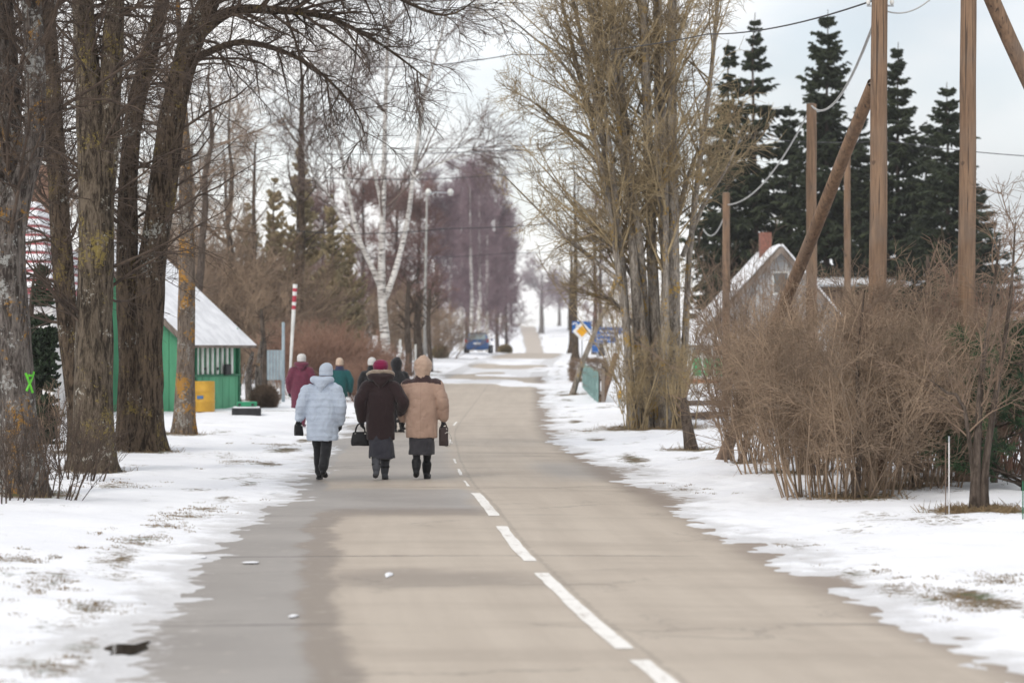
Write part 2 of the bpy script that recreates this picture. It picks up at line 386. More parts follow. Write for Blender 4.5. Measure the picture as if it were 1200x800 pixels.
def build_road():
    ys = np.unique(np.concatenate([np.arange(-28,9,1.5), np.arange(9,60,.4), np.arange(60,210,1.5), np.linspace(210,1000,140)]))
    ss = np.linspace(-3.5,2.75,17); S, Y = np.meshgrid(ss, ys)
    Z = ZC(Y)+.018*(1-(S/2.75)**2)-.012; X = XC(Y)+S
    nr, nc = S.shape; i = np.arange(nr*nc).reshape(nr,nc)
    Fq = np.stack([i[:-1,:-1], i[:-1,1:], i[1:,1:], i[1:,:-1]],-1).reshape(-1,4)
    me = np_mesh('road', [(np.stack([X,Y,Z],-1).reshape(-1,3),Fq)], MAT_ROAD)
    uvl = me.uv_layers.new(name='road'); SY = np.stack([S,Y],-1).reshape(-1,2)
    vi = np.zeros(len(me.loops), dtype=np.int32); me.loops.foreach_get('vertex_index', vi)
    uvl.data.foreach_set('uv', SY[vi].astype(np.float32).ravel())
    return tag(link('road', me), kind='structure')
road = build_road()
def dash(y0, y1, wd=.115, off=.0, broken=False):
    n = max(2, int((y1-y0)/.3)); mb = MB(); P = []
    rng = np.random.default_rng(int(y0*10))
    for y in np.linspace(y0, y1, n+1):
        j = rng.normal(0,.004,2)
        for sgn, jj in ((-1,j[0]),(1,j[1])):
            s = off+sgn*wd/2+jj; P.append((XC(y)+s, y, ZC(y)+.018*(1-(s/2.75)**2)-.012+.004))
    mb.add(P, [(2*i,2*i+1,2*i+3,2*i+2) for i in range(n)])
    mb.build('lane_dash', MAT_PAINT, road)
def dd(py): return F_PX*CAM_H/(py-HOR)
for p0, p1 in ((860,774),(761,672),(658,617),(605,578)): dash(dd(p0), dd(p1))
dash(8.0, 9.6)
for y0, y1, wd in ((31.6,33.0,.030),(34.4,36.2,.045),(38.0,39.5,.035),(46,48,.05),(56,58.5,.05)): dash(y0, y1, wd)
# lumps of snow lying on the carriageway
MAT_LUMP = plain('snow_lump', (.86,.87,.9), (.74,.75,.78), 8, .7, bump=.4, bscale=25)
def lump(px, py, w_, h_, l_, label):
    d = dd(py); rng = np.random.default_rng(int(px)); mb = MB(); n = 14; V = []; rows = 5
    for r in range(rows):
        q = 1-r/(rows-1)*.93
        for k in range(n):
            a = 2*math.pi*k/n; j = 1+.35*(noise3(np.array([math.cos(a)*1.3+px, math.sin(a)*1.3, q*2]),7)-.5)*2
            V.append((WX(px,d)+math.cos(a)*w_/2*q*j, d+math.sin(a)*l_/2*q*j, float(ZC(d))-.008+.014+(h_ if r else 0)*math.sin(r/(rows-1)*1.5)))
    mb.add(V, [(r*n+k, r*n+(k+1)%n, (r+1)*n+(k+1)%n, (r+1)*n+k) for r in range(rows-1) for k in range(n)]+[tuple((rows-1)*n+k for k in range(n)), tuple(range(n))[::-1]])
    o = mb.build('snow_lump', MAT_LUMP, None, True); tag(o, label, 'snow lump', 'lumps of snow left on the asphalt')
lump(344,722,.06,.010,.16,'small white lump of snow on the asphalt nearest the camera')
lump(295,659,.15,.005,.16,'flat strip of snow lying on the transverse joint of the left lane')
lump(455,674,.07,.015,.4,'thin sliver of snow in the middle of the left lane')
lump(238,653,.07,.008,.2,'small snow lump by the left road edge')
lump(318,577,.25,.015,1.0,'thin snow streak on the damp asphalt behind the light blue coat')

def puddle():
    t = NT('puddle_water'); t.col((.030,.026,.022)); t.rough(.06); t.spec(.5); mb = MB(); d = dd(757); n = 26; V = []
    for k in range(n):
        a = 2*math.pi*k/n; r = 1+1.1*(float(noise3(np.array([math.cos(a)*2.2,math.sin(a)*2.2,.3]),3))-.5)
        V.append((WX(152,d)+math.cos(a)*.12*r, d+math.sin(a)*.34*r, 0))
    z = float(ZC(d))+.018*(1-(2.9/2.75)**2)-.012+.004
    mb.add([(x,y,z) for x,y,_ in V],[tuple(range(n))]); tag(mb.build('puddle', t.m), kind='structure')
puddle()
# ================================================================ vegetation
def bark(name, dark, light, lichen=None, lam=.0, lich2=None, stretch=.22, sc=14):
    t = NT(name); oi = t.n('ShaderNodeObjectInfo'); tcn = t.n('ShaderNodeTexCoord')
    ad = t.n('ShaderNodeVectorMath', operation='MULTIPLY_ADD'); t.l(oi.outputs['Location'], ad.inputs[0]); ad.inputs[1].default_value = (1.7,1.3,2.9); t.l(tcn.outputs['Object'], ad.inputs[2]); vi = ad.outputs[0]
    mp_ = t.n('ShaderNodeMapping'); mp_.inputs['Scale'].default_value = (1,1,stretch); t.l(vi, mp_.inputs['Vector']); v = mp_.outputs[0]
    n = t.noise(v, sc, 6, .72, .6); n2 = t.noise(v, sc*3.2, 4, .7); c = t.mix(t.step(t.math('ADD', t.math('MULTIPLY', n, .65), t.math('MULTIPLY', n2, .35)), .40, .60), dark, light)
    if lichen:
        c = t.mix(t.math('MULTIPLY', t.step(t.math('ADD', t.math('MULTIPLY', t.noise(vi, 2.6, 3), .45), t.math('MULTIPLY', t.noise(vi, 19, 5, .75), .55)), .585-lam, .62-lam), .85), c, lichen)
    if lich2:
        vo = t.n('ShaderNodeMapping'); vo.inputs['Location'].default_value = (7.3,2.1,4.4); t.l(vi, vo.inputs['Vector'])
        c = t.mix(t.math('MULTIPLY', t.step(t.math('ADD', t.math('MULTIPLY', t.noise(vo.outputs[0], 2.3, 3), .5), t.math('MULTIPLY', t.noise(vo.outputs[0], 22, 4, .75), .5)), .57, .62), .8), c, lich2)
    t.col(c); t.rough(.9); t.spec(.15); t.bump(t.math('ADD', n, t.math('MULTIPLY', n2, .5)), 1.0, .04); return t.m
B_DARK = bark('bark_dark_brown', (.017,.012,.008), (.118,.086,.060), (.34,.34,.31), .0, (.20,.15,.045))
B_GREY = bark('bark_grey_lichen', (.035,.028,.024), (.185,.160,.142), (.36,.36,.34), .03, (.33,.17,.035))
B_YELL = bark('bark_yellow_lichen', (.028,.021,.015), (.165,.130,.095), (.40,.38,.33), .01, (.26,.20,.06))
B_ORAN = bark('bark_orange_lichen', (.085,.065,.050), (.20,.16,.13), (.40,.20,.035), .05, (.33,.32,.29))
B_OCHR = bark('bark_ochre', (.12,.10,.082), (.35,.31,.265), (.40,.25,.05), .035)
B_BROWN = bark('bark_brown', (.05,.038,.03), (.14,.11,.09))
B_FAR = bark('bark_far', (.06,.05,.045), (.13,.11,.10))
def birch_bark():
    t = NT('birch_bark'); v = t.coord('Object', (1,1,7)); vi = t.coord('Object')
    m = t.step(t.noise(v, 2.6, 5, .7), .50, .60); c = t.mix(m, (.66,.64,.61), (.075,.063,.057))
    c = t.mix(t.math('MULTIPLY', t.step(t.noise(vi, 1.4, 5), .45, .65), .6), c, (.25,.22,.20)); t.col(c); t.rough(.7); t.bump(t.noise(v,8), .4, .01); return t.m
B_BIRCH = birch_bark()
T_DARK = plain('twigs_dark_brown', (.105,.075,.055), (.050,.036,.028), 6, .9, bump=0)
T_TAN = plain('twigs_tan', (.36,.262,.182), (.18,.132,.095), 1.2, .9, bump=0)
T_BROWN = plain('twigs_brown', (.27,.190,.135), (.135,.097,.072), 1.5, .9, bump=0)
T_RED = plain('twigs_red_brown', (.33,.20,.145), (.19,.115,.085), .8, .9, bump=0)
T_OCHR = plain('twigs_ochre', (.36,.278,.160), (.195,.150,.095), 1.6, .9, bump=0, lo=.42, hi=.6)
T_PURP = plain('twigs_purple', (.27,.195,.215), (.17,.125,.14), .5, .9, bump=0)
T_REDB = plain('twigs_dull_red', (.26,.155,.135), (.15,.095,.085), .5, .9, bump=0)
T_BIRCH = plain('twigs_birch', (.21,.16,.14), (.11,.083,.075), 2, .9, bump=0)
N_SPRUCE = plain('spruce_needles', (.036,.046,.020), (.014,.022,.011), 1.5, .75, bump=0)
N_OLIVE = plain('olive_needles', (.34,.265,.15), (.19,.16,.09), .9, .85, bump=0)
N_THUJA = plain('thuja_green', (.028,.048,.022), (.016,.026,.014), 3, .8, bump=0)
N_PINE = plain('pine_needles', (.055,.105,.045), (.028,.055,.03), 3, .75, bump=0)
T_GRASS = plain('dry_grass', (.30,.215,.12), (.16,.115,.065), 9, .9, bump=0)

def norm(v): return v/np.maximum(np.linalg.norm(v, axis=-1, keepdims=True), 1e-9)
def tubes(P, R, sides=3):
    """P (N,K,3), R (N,K) -> one chunk of tapered tubes"""
    N, K, _ = P.shape
    T = np.empty_like(P); T[:,1:-1] = P[:,2:]-P[:,:-2]; T[:,0] = P[:,1]-P[:,0]; T[:,-1] = P[:,-1]-P[:,-2]; T = norm(T)
    ch = norm(P[:,-1]-P[:,0]); ref = np.where(np.abs(ch[:,2:3]) < .8, np.array([[0,0,1.]]), np.array([[1.,0,0]]))
    U = norm(np.cross(T, ref[:,None,:])); Q = np.cross(T, U)
    a = np.arange(sides)*2*math.pi/sides
    V = P[:,:,None,:] + R[:,:,None,None]*(U[:,:,None,:]*np.cos(a)[None,None,:,None] + Q[:,:,None,:]*np.sin(a)[None,None,:,None])
    b = (np.arange(N)*K*sides)[:,None,None] + (np.arange(K-1)*sides)[None,:,None]; k = np.arange(sides)[None,None,:]; k2 = (k+1)%sides
    Fq = np.stack([b+k, b+k2, b+k2+sides, b+k+sides], -1).reshape(-1,4)
    return V.reshape(-1,3), Fq
def spawn(rng, P, R, n, t=(.2,1), ang=(30,60), Ln=1.0, var=.35, K=5, up=.0, wig=.12, rs=.5, rmax=9, rmin=.003, taper=.25, shrink=.5, dirbias=None):
    N, K0, _ = P.shape; idx = np.repeat(np.arange(N), n); M = len(idx)
    tt = rng.uniform(t[0], t[1], M); f = np.clip(tt*(K0-1), 0, K0-1.001); i = f.astype(int); fr = (f-i)[:,None]
    p = P[idx,i]*(1-fr)+P[idx,i+1]*fr; r = R[idx,i]*(1-fr[:,0])+R[idx,i+1]*fr[:,0]
    tan = norm(P[idx,i+1]-P[idx,i]); perp = norm(np.cross(tan, rng.normal(size=(M,3))))
    if dirbias is not None:
        perp = perp + np.array(dirbias); perp = norm(perp - tan*np.sum(perp*tan,-1,keepdims=True))
    a = np.radians(rng.uniform(ang[0], ang[1], M))[:,None]; d = norm(np.cos(a)*tan+np.sin(a)*perp)
    Lk = Ln*(1-shrink*tt)*rng.uniform(1-var, 1+var, M); out = np.empty((M,K,3)); out[:,0] = p
    st = (Lk/(K-1))[:,None]
    for k in range(1,K):
        p = p+d*st; out[:,k] = p; d = norm(d + rng.normal(size=(M,3))*wig + np.array([0,0,up]))
    r0 = np.clip(r*rs, rmin, rmax); RR = r0[:,None]*np.linspace(1,taper,K)[None,:]
    return out, np.maximum(RR, rmin*.6)
def spline(pts, rad, seg=.15):
    P = np.array(pts, float); Rr = np.array(rad, float); n = len(P); Q = []; R2 = []
    for i in range(n-1):
        p0,p1,p2,p3 = P[max(i-1,0)],P[i],P[i+1],P[min(i+2,n-1)]; k = max(2,int(np.linalg.norm(p2-p1)/seg))
        for j in range(k):
            t = j/k; Q.append(.5*((2*p1)+(p2-p0)*t+(2*p0-5*p1+4*p2-p3)*t*t+(3*p1-p0-3*p2+p3)*t**3)); R2.append(Rr[i]*(1-t)+Rr[i+1]*t)
    Q.append(P[-1]); R2.append(Rr[-1]); return np.array(Q), np.array(R2)
def trunk_chunk(pts, rad, sides=22, seg=.12, amp=.10, seed=0, flare=.45, flare_h=.5):
    Q, R = spline(pts, rad, seg)
    s = np.concatenate([[0], np.cumsum(np.linalg.norm(np.diff(Q,axis=0),axis=1))])
    R = R*(1+flare*np.exp(-s/flare_h))
    T = np.gradient(Q,axis=0); T = norm(T); ref = np.array([0,1.,0]); U = norm(np.cross(T,ref)); B = np.cross(T,U)
    a = np.arange(sides)*2*math.pi/sides; A, SS = np.meshgrid(a, s)
    ca, sa = np.cos(A), np.sin(A)
    lowf = fbm(ca*1.1+seed, sa*1.1, SS*.9, seed=seed, oct=2)-.5
    ridg = fbm(ca*4.5+seed, sa*4.5, SS*1.6, seed=seed+9, oct=3)-.5
    root = np.maximum(0, np.cos(A*5+seed))*np.exp(-SS/.35)*.35
    RR = R[:,None]*(1+lowf*amp*2.4+ridg*amp*2.6+root)
    V = Q[:,None,:]+RR[:,:,None]*(U[:,None,:]*ca[:,:,None]+B[:,None,:]*sa[:,:,None])
    K = len(Q); b = (np.arange(K-1)*sides)[:,None]; k = np.arange(sides)[None,:]; k2 = (k+1)%sides
    Fq = np.stack([b+k,b+k2,b+k2+sides,b+k+sides],-1).reshape(-1,4)
    return V.reshape(-1,3), Fq
def resample(pts, rad, K):
    Q, R = spline(pts, rad, .2); i = np.linspace(0,len(Q)-1,K); f = i.astype(int); f = np.minimum(f,len(Q)-2); t = (i-f)[:,None]
    return (Q[f]*(1-t)+Q[f+1]*t)[None], (R[f]*(1-t[:,0])+R[f+1]*t[:,0])[None]
def levels(rng, P, R, specs):
    """specs: list of dicts; each level grows on the one before; returns the chunks"""
    out = []
    for li, sp in enumerate(specs):
        sp = dict(sp)
        if li == len(specs)-1: sp['K'] = max(2, sp['K']-1)
        elif sp['K'] >= 5: sp['K'] -= 1
        sides = sp.pop('sides',3); P, R = spawn(rng, P, R, **sp); out.append(tubes(P, R, sides))
    return out
def tree(name, label, base, stems, specs, mb, mt, seed=0, group=None, amp=.10, sides=20, cat='tree', flare=.45, extra=None):
    """stems in world metres; the first spec may be overridden per stem with (pts, rad, specs)"""
    rng = np.random.default_rng(seed); base = np.array(base, float)
    root = thing(name, label, cat, tuple(base), group=group); tr = []; cr = []
    for i, st in enumerate(stems):
        pts = [np.array(p, float)-base for p in st[0]]; rad = st[1]; sps = st[2] if len(st) > 2 else specs
        tr.append(trunk_chunk(pts, rad, sides if max(rad) > .12 else 10, .14, amp, seed+i, flare if pts[0][2] < .4 else 0))
        P, R = resample(pts, rad, 14); cr += levels(rng, P, R, sps)
    if extra: cr += extra(rng)
    link('trunk', np_mesh('trunk', tr, mb), root); link('crown', np_mesh('crown', cr, mt), root)
    return root
SHARED = {}
def shrub(name, label, base, n, rad, h, specs, mt, seed=0, group=None, spread=.55, r0=.012, K=7, wig=.10, lean=(0,0), cat='shrub', split=True, up=.10, share=None):
    rng = np.random.default_rng(seed); root = thing(name, label, cat, tuple(base), group=group)
    if share in SHARED:
        a_, b_, h0 = SHARED[share]; root.rotation_euler = (0,0,rng.uniform(0,6.28)); root.scale = (rng.uniform(.9,1.1), rng.uniform(.9,1.1), h/h0)
        for nm, me in (('stems',a_),('twigs',b_)):
            o = link(nm, me, root)
            if nm == 'twigs': o['kind'] = 'stuff'
            o.material_slots[0].link = 'OBJECT'; o.material_slots[0].material = mt
        return root
    a = rng.uniform(0,2*math.pi,n); q = np.sqrt(rng.uniform(0,1,n))
    p = np.stack([np.cos(a)*q*rad, np.sin(a)*q*rad, np.full(n,-.04)],-1)
    d = norm(np.stack([np.cos(a)*q*spread+lean[0]+rng.normal(0,.14,n), np.sin(a)*q*spread+lean[1]+rng.normal(0,.14,n), np.ones(n)],-1))
    Ls = h*rng.uniform(.6,1.05,n); P = np.empty((n,K,3)); P[:,0] = p
    for k in range(1,K):
        p = p+d*(Ls/(K-1))[:,None]; P[:,k] = p; d = norm(d+rng.normal(size=(n,3))*wig+np.array([0,0,up])*0)
    R = (r0*rng.uniform(.6,1.5,n))[:,None]*np.linspace(1,.35,K)[None,:]
    ma, mb_ = np_mesh('stems', [tubes(P,R,5)], mt), np_mesh('twigs', levels(rng,P,R,specs), mt)
    link('stems', ma, root); link('twigs', mb_, root)['kind'] = 'stuff'
    if share is not None: SHARED[share] = (ma, mb_, h)
    return root

def spruce_meshes(seed, H=16.0, Rb=3.6, mat=None, whorls=120, nb=4, nt=20, twig=.050, droop=-.35, tmat=None, low=.04, double=False, rise=.10):
    rng = np.random.default_rng(seed); trc = []; P1 = []; R1 = []
    tops = [((0,0,0),1.0)] + ([((-.9,.3,0),.93)] if double else [])
    Pl = []
    for (bx,by,bz), sc in tops:
        K = 10; z = np.linspace(0,H*sc,K); P = np.stack([bx+np.cumsum(rng.normal(0,.03,K)), by+np.cumsum(rng.normal(0,.03,K)), z],-1)
        R = np.linspace(.17,.012,K); trc.append(tubes(P[None],R[None],8))
        for wv in range(whorls):
            u = low+(1-low)*(wv+rng.uniform(-2.5,2.5))/whorls; u = min(max(u,low),.972)
            for b in range(nb):
                a = rng.uniform(0,2*math.pi); Lb = Rb*((1-u)**.78)*rng.uniform(.45,1.05)*(.85+.22*math.sin(a*2+u*9+seed))+.06
                pos = np.array([bx,by,H*sc*u]); d = np.array([math.cos(a),math.sin(a),rise+rng.normal(0,.16)-.45*(1-u)]); path = []; K2 = 4
                for k in range(K2):
                    path.append(pos); pos = pos+d/np.linalg.norm(d)*Lb/(K2-1); d = d+np.array([0,0,.20])+rng.normal(0,.08,3)
                Pl.append(path)
    P1 = np.array(Pl); R1 = np.linspace(1,.4,4)[None,:]*np.full((len(P1),1),.022)
    ch = [tubes(P1,R1,3)]
    Ls = np.linalg.norm(P1[:,-1]-P1[:,0],axis=1)
    # hanging side sprays
    N = len(P1); idx = np.repeat(np.arange(N), nt); M = len(idx); t = rng.uniform(.10,1,M); f = np.clip(t*3,0,2.999); i = f.astype(int); fr = (f-i)[:,None]
    p = P1[idx,i]*(1-fr)+P1[idx,i+1]*fr; tan = norm(P1[idx,i+1]-P1[idx,i]); side = norm(np.cross(tan,np.array([0,0,1.])))*np.where(rng.random(M)<.5,-1,1)[:,None]
    d = norm(tan*.55+side*rng.uniform(.3,1,M)[:,None]+np.array([0,0,1.0])*(droop*rng.uniform(.2,3.2,M))[:,None]+rng.normal(0,.2,(M,3)))
    ln = (.10+.25*Ls[idx])*(1-.45*t)*rng.uniform(.6,1.3,M); Q = np.empty((M,3,3))
    for k in range(3):
        Q[:,k] = p; p = p+d*(ln/2)[:,None]; d = norm(d+np.array([0,0,-.2]))
    ch.append(tubes(Q, twig*np.array([1.0,1.25,.25])[None,:]*rng.uniform(.7,1.25,M)[:,None], 3))
    return np_mesh('trunk', trc, tmat or B_BROWN), np_mesh('crown', ch, mat or N_SPRUCE, smooth=False)

def tree_meshes(seed, H, r, specs, mt, mb, K=12, wig=.04, lean=(0,0)):
    """a whole tree at the origin, for far copies"""
    rng = np.random.default_rng(seed); z = np.linspace(0,1,K)
    P = np.stack([np.cumsum(rng.normal(0,wig,K))+lean[0]*z**1.5, np.cumsum(rng.normal(0,wig,K))+lean[1]*z**1.5, z*H],-1)[None]; P[:,0,:2] = 0
    R = (r*(1-z)**.7+.012)[None]
    tr = trunk_chunk(list(P[0]), list(R[0]), 10, .5, .06, seed, .3)
    return np_mesh('trunk', [tr], mb), np_mesh('crown', levels(rng, P, R, specs), mt)
def put_tree(name, label, meshes, px, d, sc=1, rz=0, group=None, cat='tree', sink=.05, xs=1.0):
    b = G(px, d, -sink); root = thing(name, label, cat, tuple(b), rz, group); root.scale = (sc*xs, sc*xs, sc)
    link('trunk', meshes[0], root); link('crown', meshes[1], root); return root

# ---- the old roadside trees on the left
HERO = [dict(n=34, t=(.25,1), ang=(35,80), Ln=2.3, K=7, up=.03, wig=.17, rs=.30, rmax=.028, rmin=.009, sides=4, shrink=.35, taper=.18),
        dict(n=10, t=(.12,1), ang=(25,65), Ln=1.1, K=5, up=-.03, wig=.18, rs=.5, rmax=.018, rmin=.006, sides=4),
        dict(n=6, t=(.1,1), ang=(25,70), Ln=.5, K=4, up=-.05, wig=.2, rs=.6, rmax=.006, rmin=.0035)]
HEROL = [dict(HERO[0], n=42, t=(.18,1), Ln=2.0), dict(HERO[1], n=9), dict(HERO[2], n=6)]
SHOOT = [dict(n=60, t=(.10,.75), ang=(50,90), Ln=.75, K=5, up=.04, wig=.2, rs=.06, rmax=.010, rmin=.005), dict(n=4, t=(.1,1), ang=(25,70), Ln=.35, K=4, up=0, wig=.2, rs=.6, rmin=.003)]
def shoots_on(stems, base, n=60, t=(.1,.75), Ln=.75):
    def f(rng):
        out = []
        for st in stems:
            P, R = resample([np.array(p)-np.array(base) for p in st[0]], st[1], 14)
            out += levels(rng, P, R, [dict(SHOOT[0], n=n, t=t, Ln=Ln), SHOOT[1]])
        return out
    return f
GL = 'old bare trees in the row left of the road'
def hero(label, d, stems_px, bk, seed, specs=HERO, top=None, amp=.10, shoots=(90,(.25,.9),.8), group=GL, name='bare_tree', twig=None, thin=.88):
    stems = []
    for st in stems_px:
        pts = [W(px,py,d+(q[0] if q else 0)) for px,py,*q in st[0]]
        if st[0][0][1] > 480:
            g = G(st[0][0][0], d); pts[0] = g-np.array([0,0,.12])
        stems.append((pts, st[1]) + ((st[2],) if len(st) > 2 else ()))
    base = G(stems_px[0][0][0][0], d); BARE.append((base[0], base[1], .75, .95))
    ex = shoots_on(stems, base, *shoots) if shoots else None
    stems = [(p_, [r_*thin for r_ in q_], *rest) for p_, q_, *rest in stems]
    return tree(name, label, base, stems, specs, bk, twig or T_DARK, seed, group, amp, extra=ex, flare=.32)
hero('thick grey trunk at the left picture edge with a green paint mark', 28.0,
     [([(31,592),(20,480),(14,370),(8,290),(10,180,.3),(2,40,.4),(-10,-160,.5),(-15,-420,.3)], [.23,.205,.205,.205,.17,.16,.12,.04]),
      ([(10,300),(25,225),(41,160),(40,60),(36,-60),(55,-260)], [.15,.14,.125,.12,.10,.03])], B_GREY, 11, amp=.11, thin=1.0)
hero('dark leaning trunk behind the grey trunk with the green mark', 38.5,
     [([(98,545),(90,460),(81,390),(74,320),(69,240),(60,100),(52,-60),(48,-300)], [.22,.20,.19,.185,.18,.17,.13,.04])], B_DARK, 12, specs=HEROL)
hero('thick trunk with yellow lichen on its left side, between two dark trunks', 33.5,
     [([(108,556),(110,470),(111,380),(112,280),(110,180),(100,60),(92,-90),(80,-300)], [.33,.30,.28,.275,.25,.20,.14,.04]),
      ([(114,270),(126,170),(132,60),(140,-80),(150,-280)], [.19,.18,.16,.12,.03])], B_YELL, 13, amp=.12, specs=HEROL)
hero('massive dark double trunk leaning right nearest the green house', 40.0,
     [([(171,538),(173,440),(177,330),(190,220),(203,130),(224,50),(250,-20),(262,-140),(255,-330)], [.29,.275,.26,.255,.245,.225,.19,.14,.04]),
      ([(151,536),(152,430),(149,320),(151,200),(160,120),(176,60),(192,-10),(205,-120),(190,-300)], [.235,.22,.20,.175,.165,.15,.13,.10,.03]),
      ([(226,45),(268,14),(320,12),(380,20),(440,48),(500,92)], [.12,.105,.085,.055,.03,.012],
        [dict(n=34, t=(.12,1), ang=(25,75), Ln=1.5, K=7, up=-.06, wig=.16, rs=.5, rmax=.03, rmin=.010, sides=4, shrink=.3), dict(HERO[1], n=8, Ln=.75, up=-.06), dict(HERO[2], n=5, Ln=.4)]),
      ([(215,75),(275,50),(330,60),(375,85),(415,128),(428,160)], [.08,.06,.045,.03,.018,.008],
        [dict(n=26, t=(.12,1), ang=(25,75), Ln=1.3, K=7, up=-.08, wig=.16, rs=.5, rmax=.02, rmin=.009, sides=4, shrink=.3), dict(HERO[1], n=7, Ln=.65, up=-.06), dict(HERO[2], n=5, Ln=.35)]),
      ([(250,-10),(300,-30),(380,-40),(450,-10),(520,18),(562,-4)], [.10,.085,.06,.04,.022,.010],
        [dict(n=30, t=(.12,1), ang=(25,75), Ln=1.5, K=7, up=-.07, wig=.16, rs=.5, rmax=.03, rmin=.010, sides=4, shrink=.3), dict(HERO[1], n=8, Ln=.75, up=-.06), dict(HERO[2], n=5, Ln=.4)])],
     B_DARK, 14, amp=.12)
hero('slim trunk spotted with orange lichen in front of the green house', 47.5,
     [([(214,517),(216,460),(218,380),(219,300),(217,200),(212,80),(205,-60)], [.22,.20,.19,.175,.14,.08,.02],
       [dict(n=30, t=(.42,1), ang=(45,85), Ln=2.4, K=7, up=.0, wig=.14, rs=.4, rmax=.03, rmin=.010, sides=4, shrink=.35), dict(HERO[1], n=8), dict(HERO[2], n=5)])], B_ORAN, 15, shoots=(30,(.45,.85),.7))
# green spray mark on the first trunk: two crossed strokes of paint lying on the bark
MAT_GREEN_SPRAY = plain('green_spray_paint', (.16,.62,.05), (.10,.45,.04), 20, .6, bump=.2)

# basal shoots
BSH = [dict(n=5, t=(.2,1), ang=(20,55), Ln=.45, K=4, up=.1, wig=.15, rs=.6, rmin=.004), dict(n=3, t=(.2,1), ang=(20,60), Ln=.2, K=3, wig=.2, rs=.7, rmin=.003)]
shrub('basal_shoots', 'thin dark shoots at the foot of the grey trunk at the left edge', G(52,27.2), 26, .42, 1.15, BSH, T_DARK, 31, 'shoots at the feet of the left trunks', .5, .008)
shrub('basal_shoots', 'thin dark shoots between the grey trunk and the yellow lichen trunk', G(88,31), 24, .38, 1.05, BSH, T_DARK, 32, 'shoots at the feet of the left trunks', .55, .008)
shrub('basal_shoots', 'low dark shoots against the left picture border', G(4,26.5), 20, .3, .95, BSH, T_DARK, 33, 'shoots at the feet of the left trunks', .5, .008)
shrub('basal_shoots', 'sparse shoots behind the trunks by the white house', G(66,40), 34, .6, 1.2, BSH, T_BROWN, 34, 'shoots at the feet of the left trunks', .5, .009)

# ---- the many-stemmed tree on the right
def clump_tree():
    d = 53.0; base = G(765,d); rng = np.random.default_rng(77); stems = []
    SP = [dict(n=23, t=(.28,1), ang=(22,55), Ln=2.7, K=7, up=.07, wig=.10, rs=.45, rmax=.030, rmin=.012, sides=4, shrink=.35),
          dict(n=9, t=(.15,1), ang=(25,60), Ln=1.0, K=5, up=.03, wig=.13, rs=.5, rmax=.014, rmin=.008),
          dict(n=5, t=(.15,1), ang=(25,65), Ln=.5, K=3, up=.02, wig=.15, rs=.6, rmin=.006)]
    big = [([(789,505),(790,420),(789,330),(788,230),(787,120),(788,0),(795,-130),(800,-260)], [.24,.20,.19,.185,.16,.13,.08,.02]),
           ([(768,506),(768,400),(764,300),(760,190),(757,80),(752,-60),(745,-240)], [.21,.17,.16,.15,.12,.08,.02]),
           ([(752,508),(748,400),(742,300),(737,200),(727,90),(712,-30),(690,-200)], [.18,.14,.13,.12,.10,.07,.02]),
           ([(742,506),(735,400),(727,320),(716,230),(700,130),(676,20),(645,-100),(620,-200)], [.14,.11,.10,.09,.08,.06,.04,.015]),
           ([(778,506),(779,400),(780,300),(776,180),(770,60),(768,-80),(772,-230)], [.17,.13,.12,.12,.10,.06,.02]),
           ([(797,504),(802,410),(808,300),(820,190),(834,80),(845,-40),(858,-170)], [.12,.10,.09,.08,.065,.045,.015]),
           ([(760,507),(757,380),(748,270),(732,160),(706,50),(672,-60),(640,-170)], [.14,.12,.11,.10,.08,.055,.015])]
    for pts, rad in big:
        P = [W(px,py,d+rng.uniform(-.5,.5)) for px,py in pts]; P[0][2] = base[2]-.1; stems.append((P, [r_*.74 for r_ in rad], SP))
    for k in range(7):
        x0 = rng.uniform(738,800); x1 = x0+(x0-772)*rng.uniform(.3,1.0)-rng.uniform(0,25); x2 = x1+(x1-772)*rng.uniform(.3,.9)-rng.uniform(0,20)
        P = [W(px,py,d+rng.uniform(-.6,.6)) for px,py in ((x0,505),((x0*2+x1)/3,360),(x1,200),((x1+x2)/2,60),(x2,-80))]; P[0][2] = base[2]-.1; stems.append((P, [.085,.07,.058,.045,.02], SP))
    # long limbs thrown out to the left over the road
    for pts in ([(727,330),(690,300),(655,270),(620,235),(590,205)], [(735,250),(700,190),(660,150),(625,120),(597,105)], [(720,190),(690,120),(655,70),(620,40),(590,15)], [(745,330),(715,290),(680,280),(650,292)],
                [(800,300),(825,240),(850,200),(868,160)], [(790,260),(812,190),(835,150)], [(742,380),(715,350),(690,345)]):
        stems.append(([W(px,py,d+rng.uniform(-1,1)) for px,py in pts], list(np.linspace(.055,.010,len(pts))),
                      [dict(n=20, t=(.15,1), ang=(20,60), Ln=1.4, K=6, up=.06, wig=.12, rs=.5, rmax=.016, rmin=.009), dict(n=6, t=(.1,1), ang=(25,60), Ln=.6, K=4, up=.03, wig=.14, rs=.55, rmin=.006), dict(n=3, t=(.2,1), ang=(25,60), Ln=.3, K=3, wig=.15, rs=.7, rmin=.005)]))
    BARE.append((base[0], base[1], 1.6, 1.0))
    tree('bare_tree', 'tall bare tree of many ochre lichened stems right of the road', base, stems, SP, B_OCHR, T_OCHR, 41, None, .07, 16, flare=.25)
clump_tree()
OSH = [dict(n=9, t=(.2,1), ang=(20,55), Ln=1.1, K=5, up=.06, wig=.13, rs=.55, rmin=.007), dict(n=6, t=(.15,1), ang=(20,60), Ln=.5, K=4, up=.03, wig=.15, rs=.6, rmin=.005)]
GO = 'ochre suckers round the many stemmed tree'
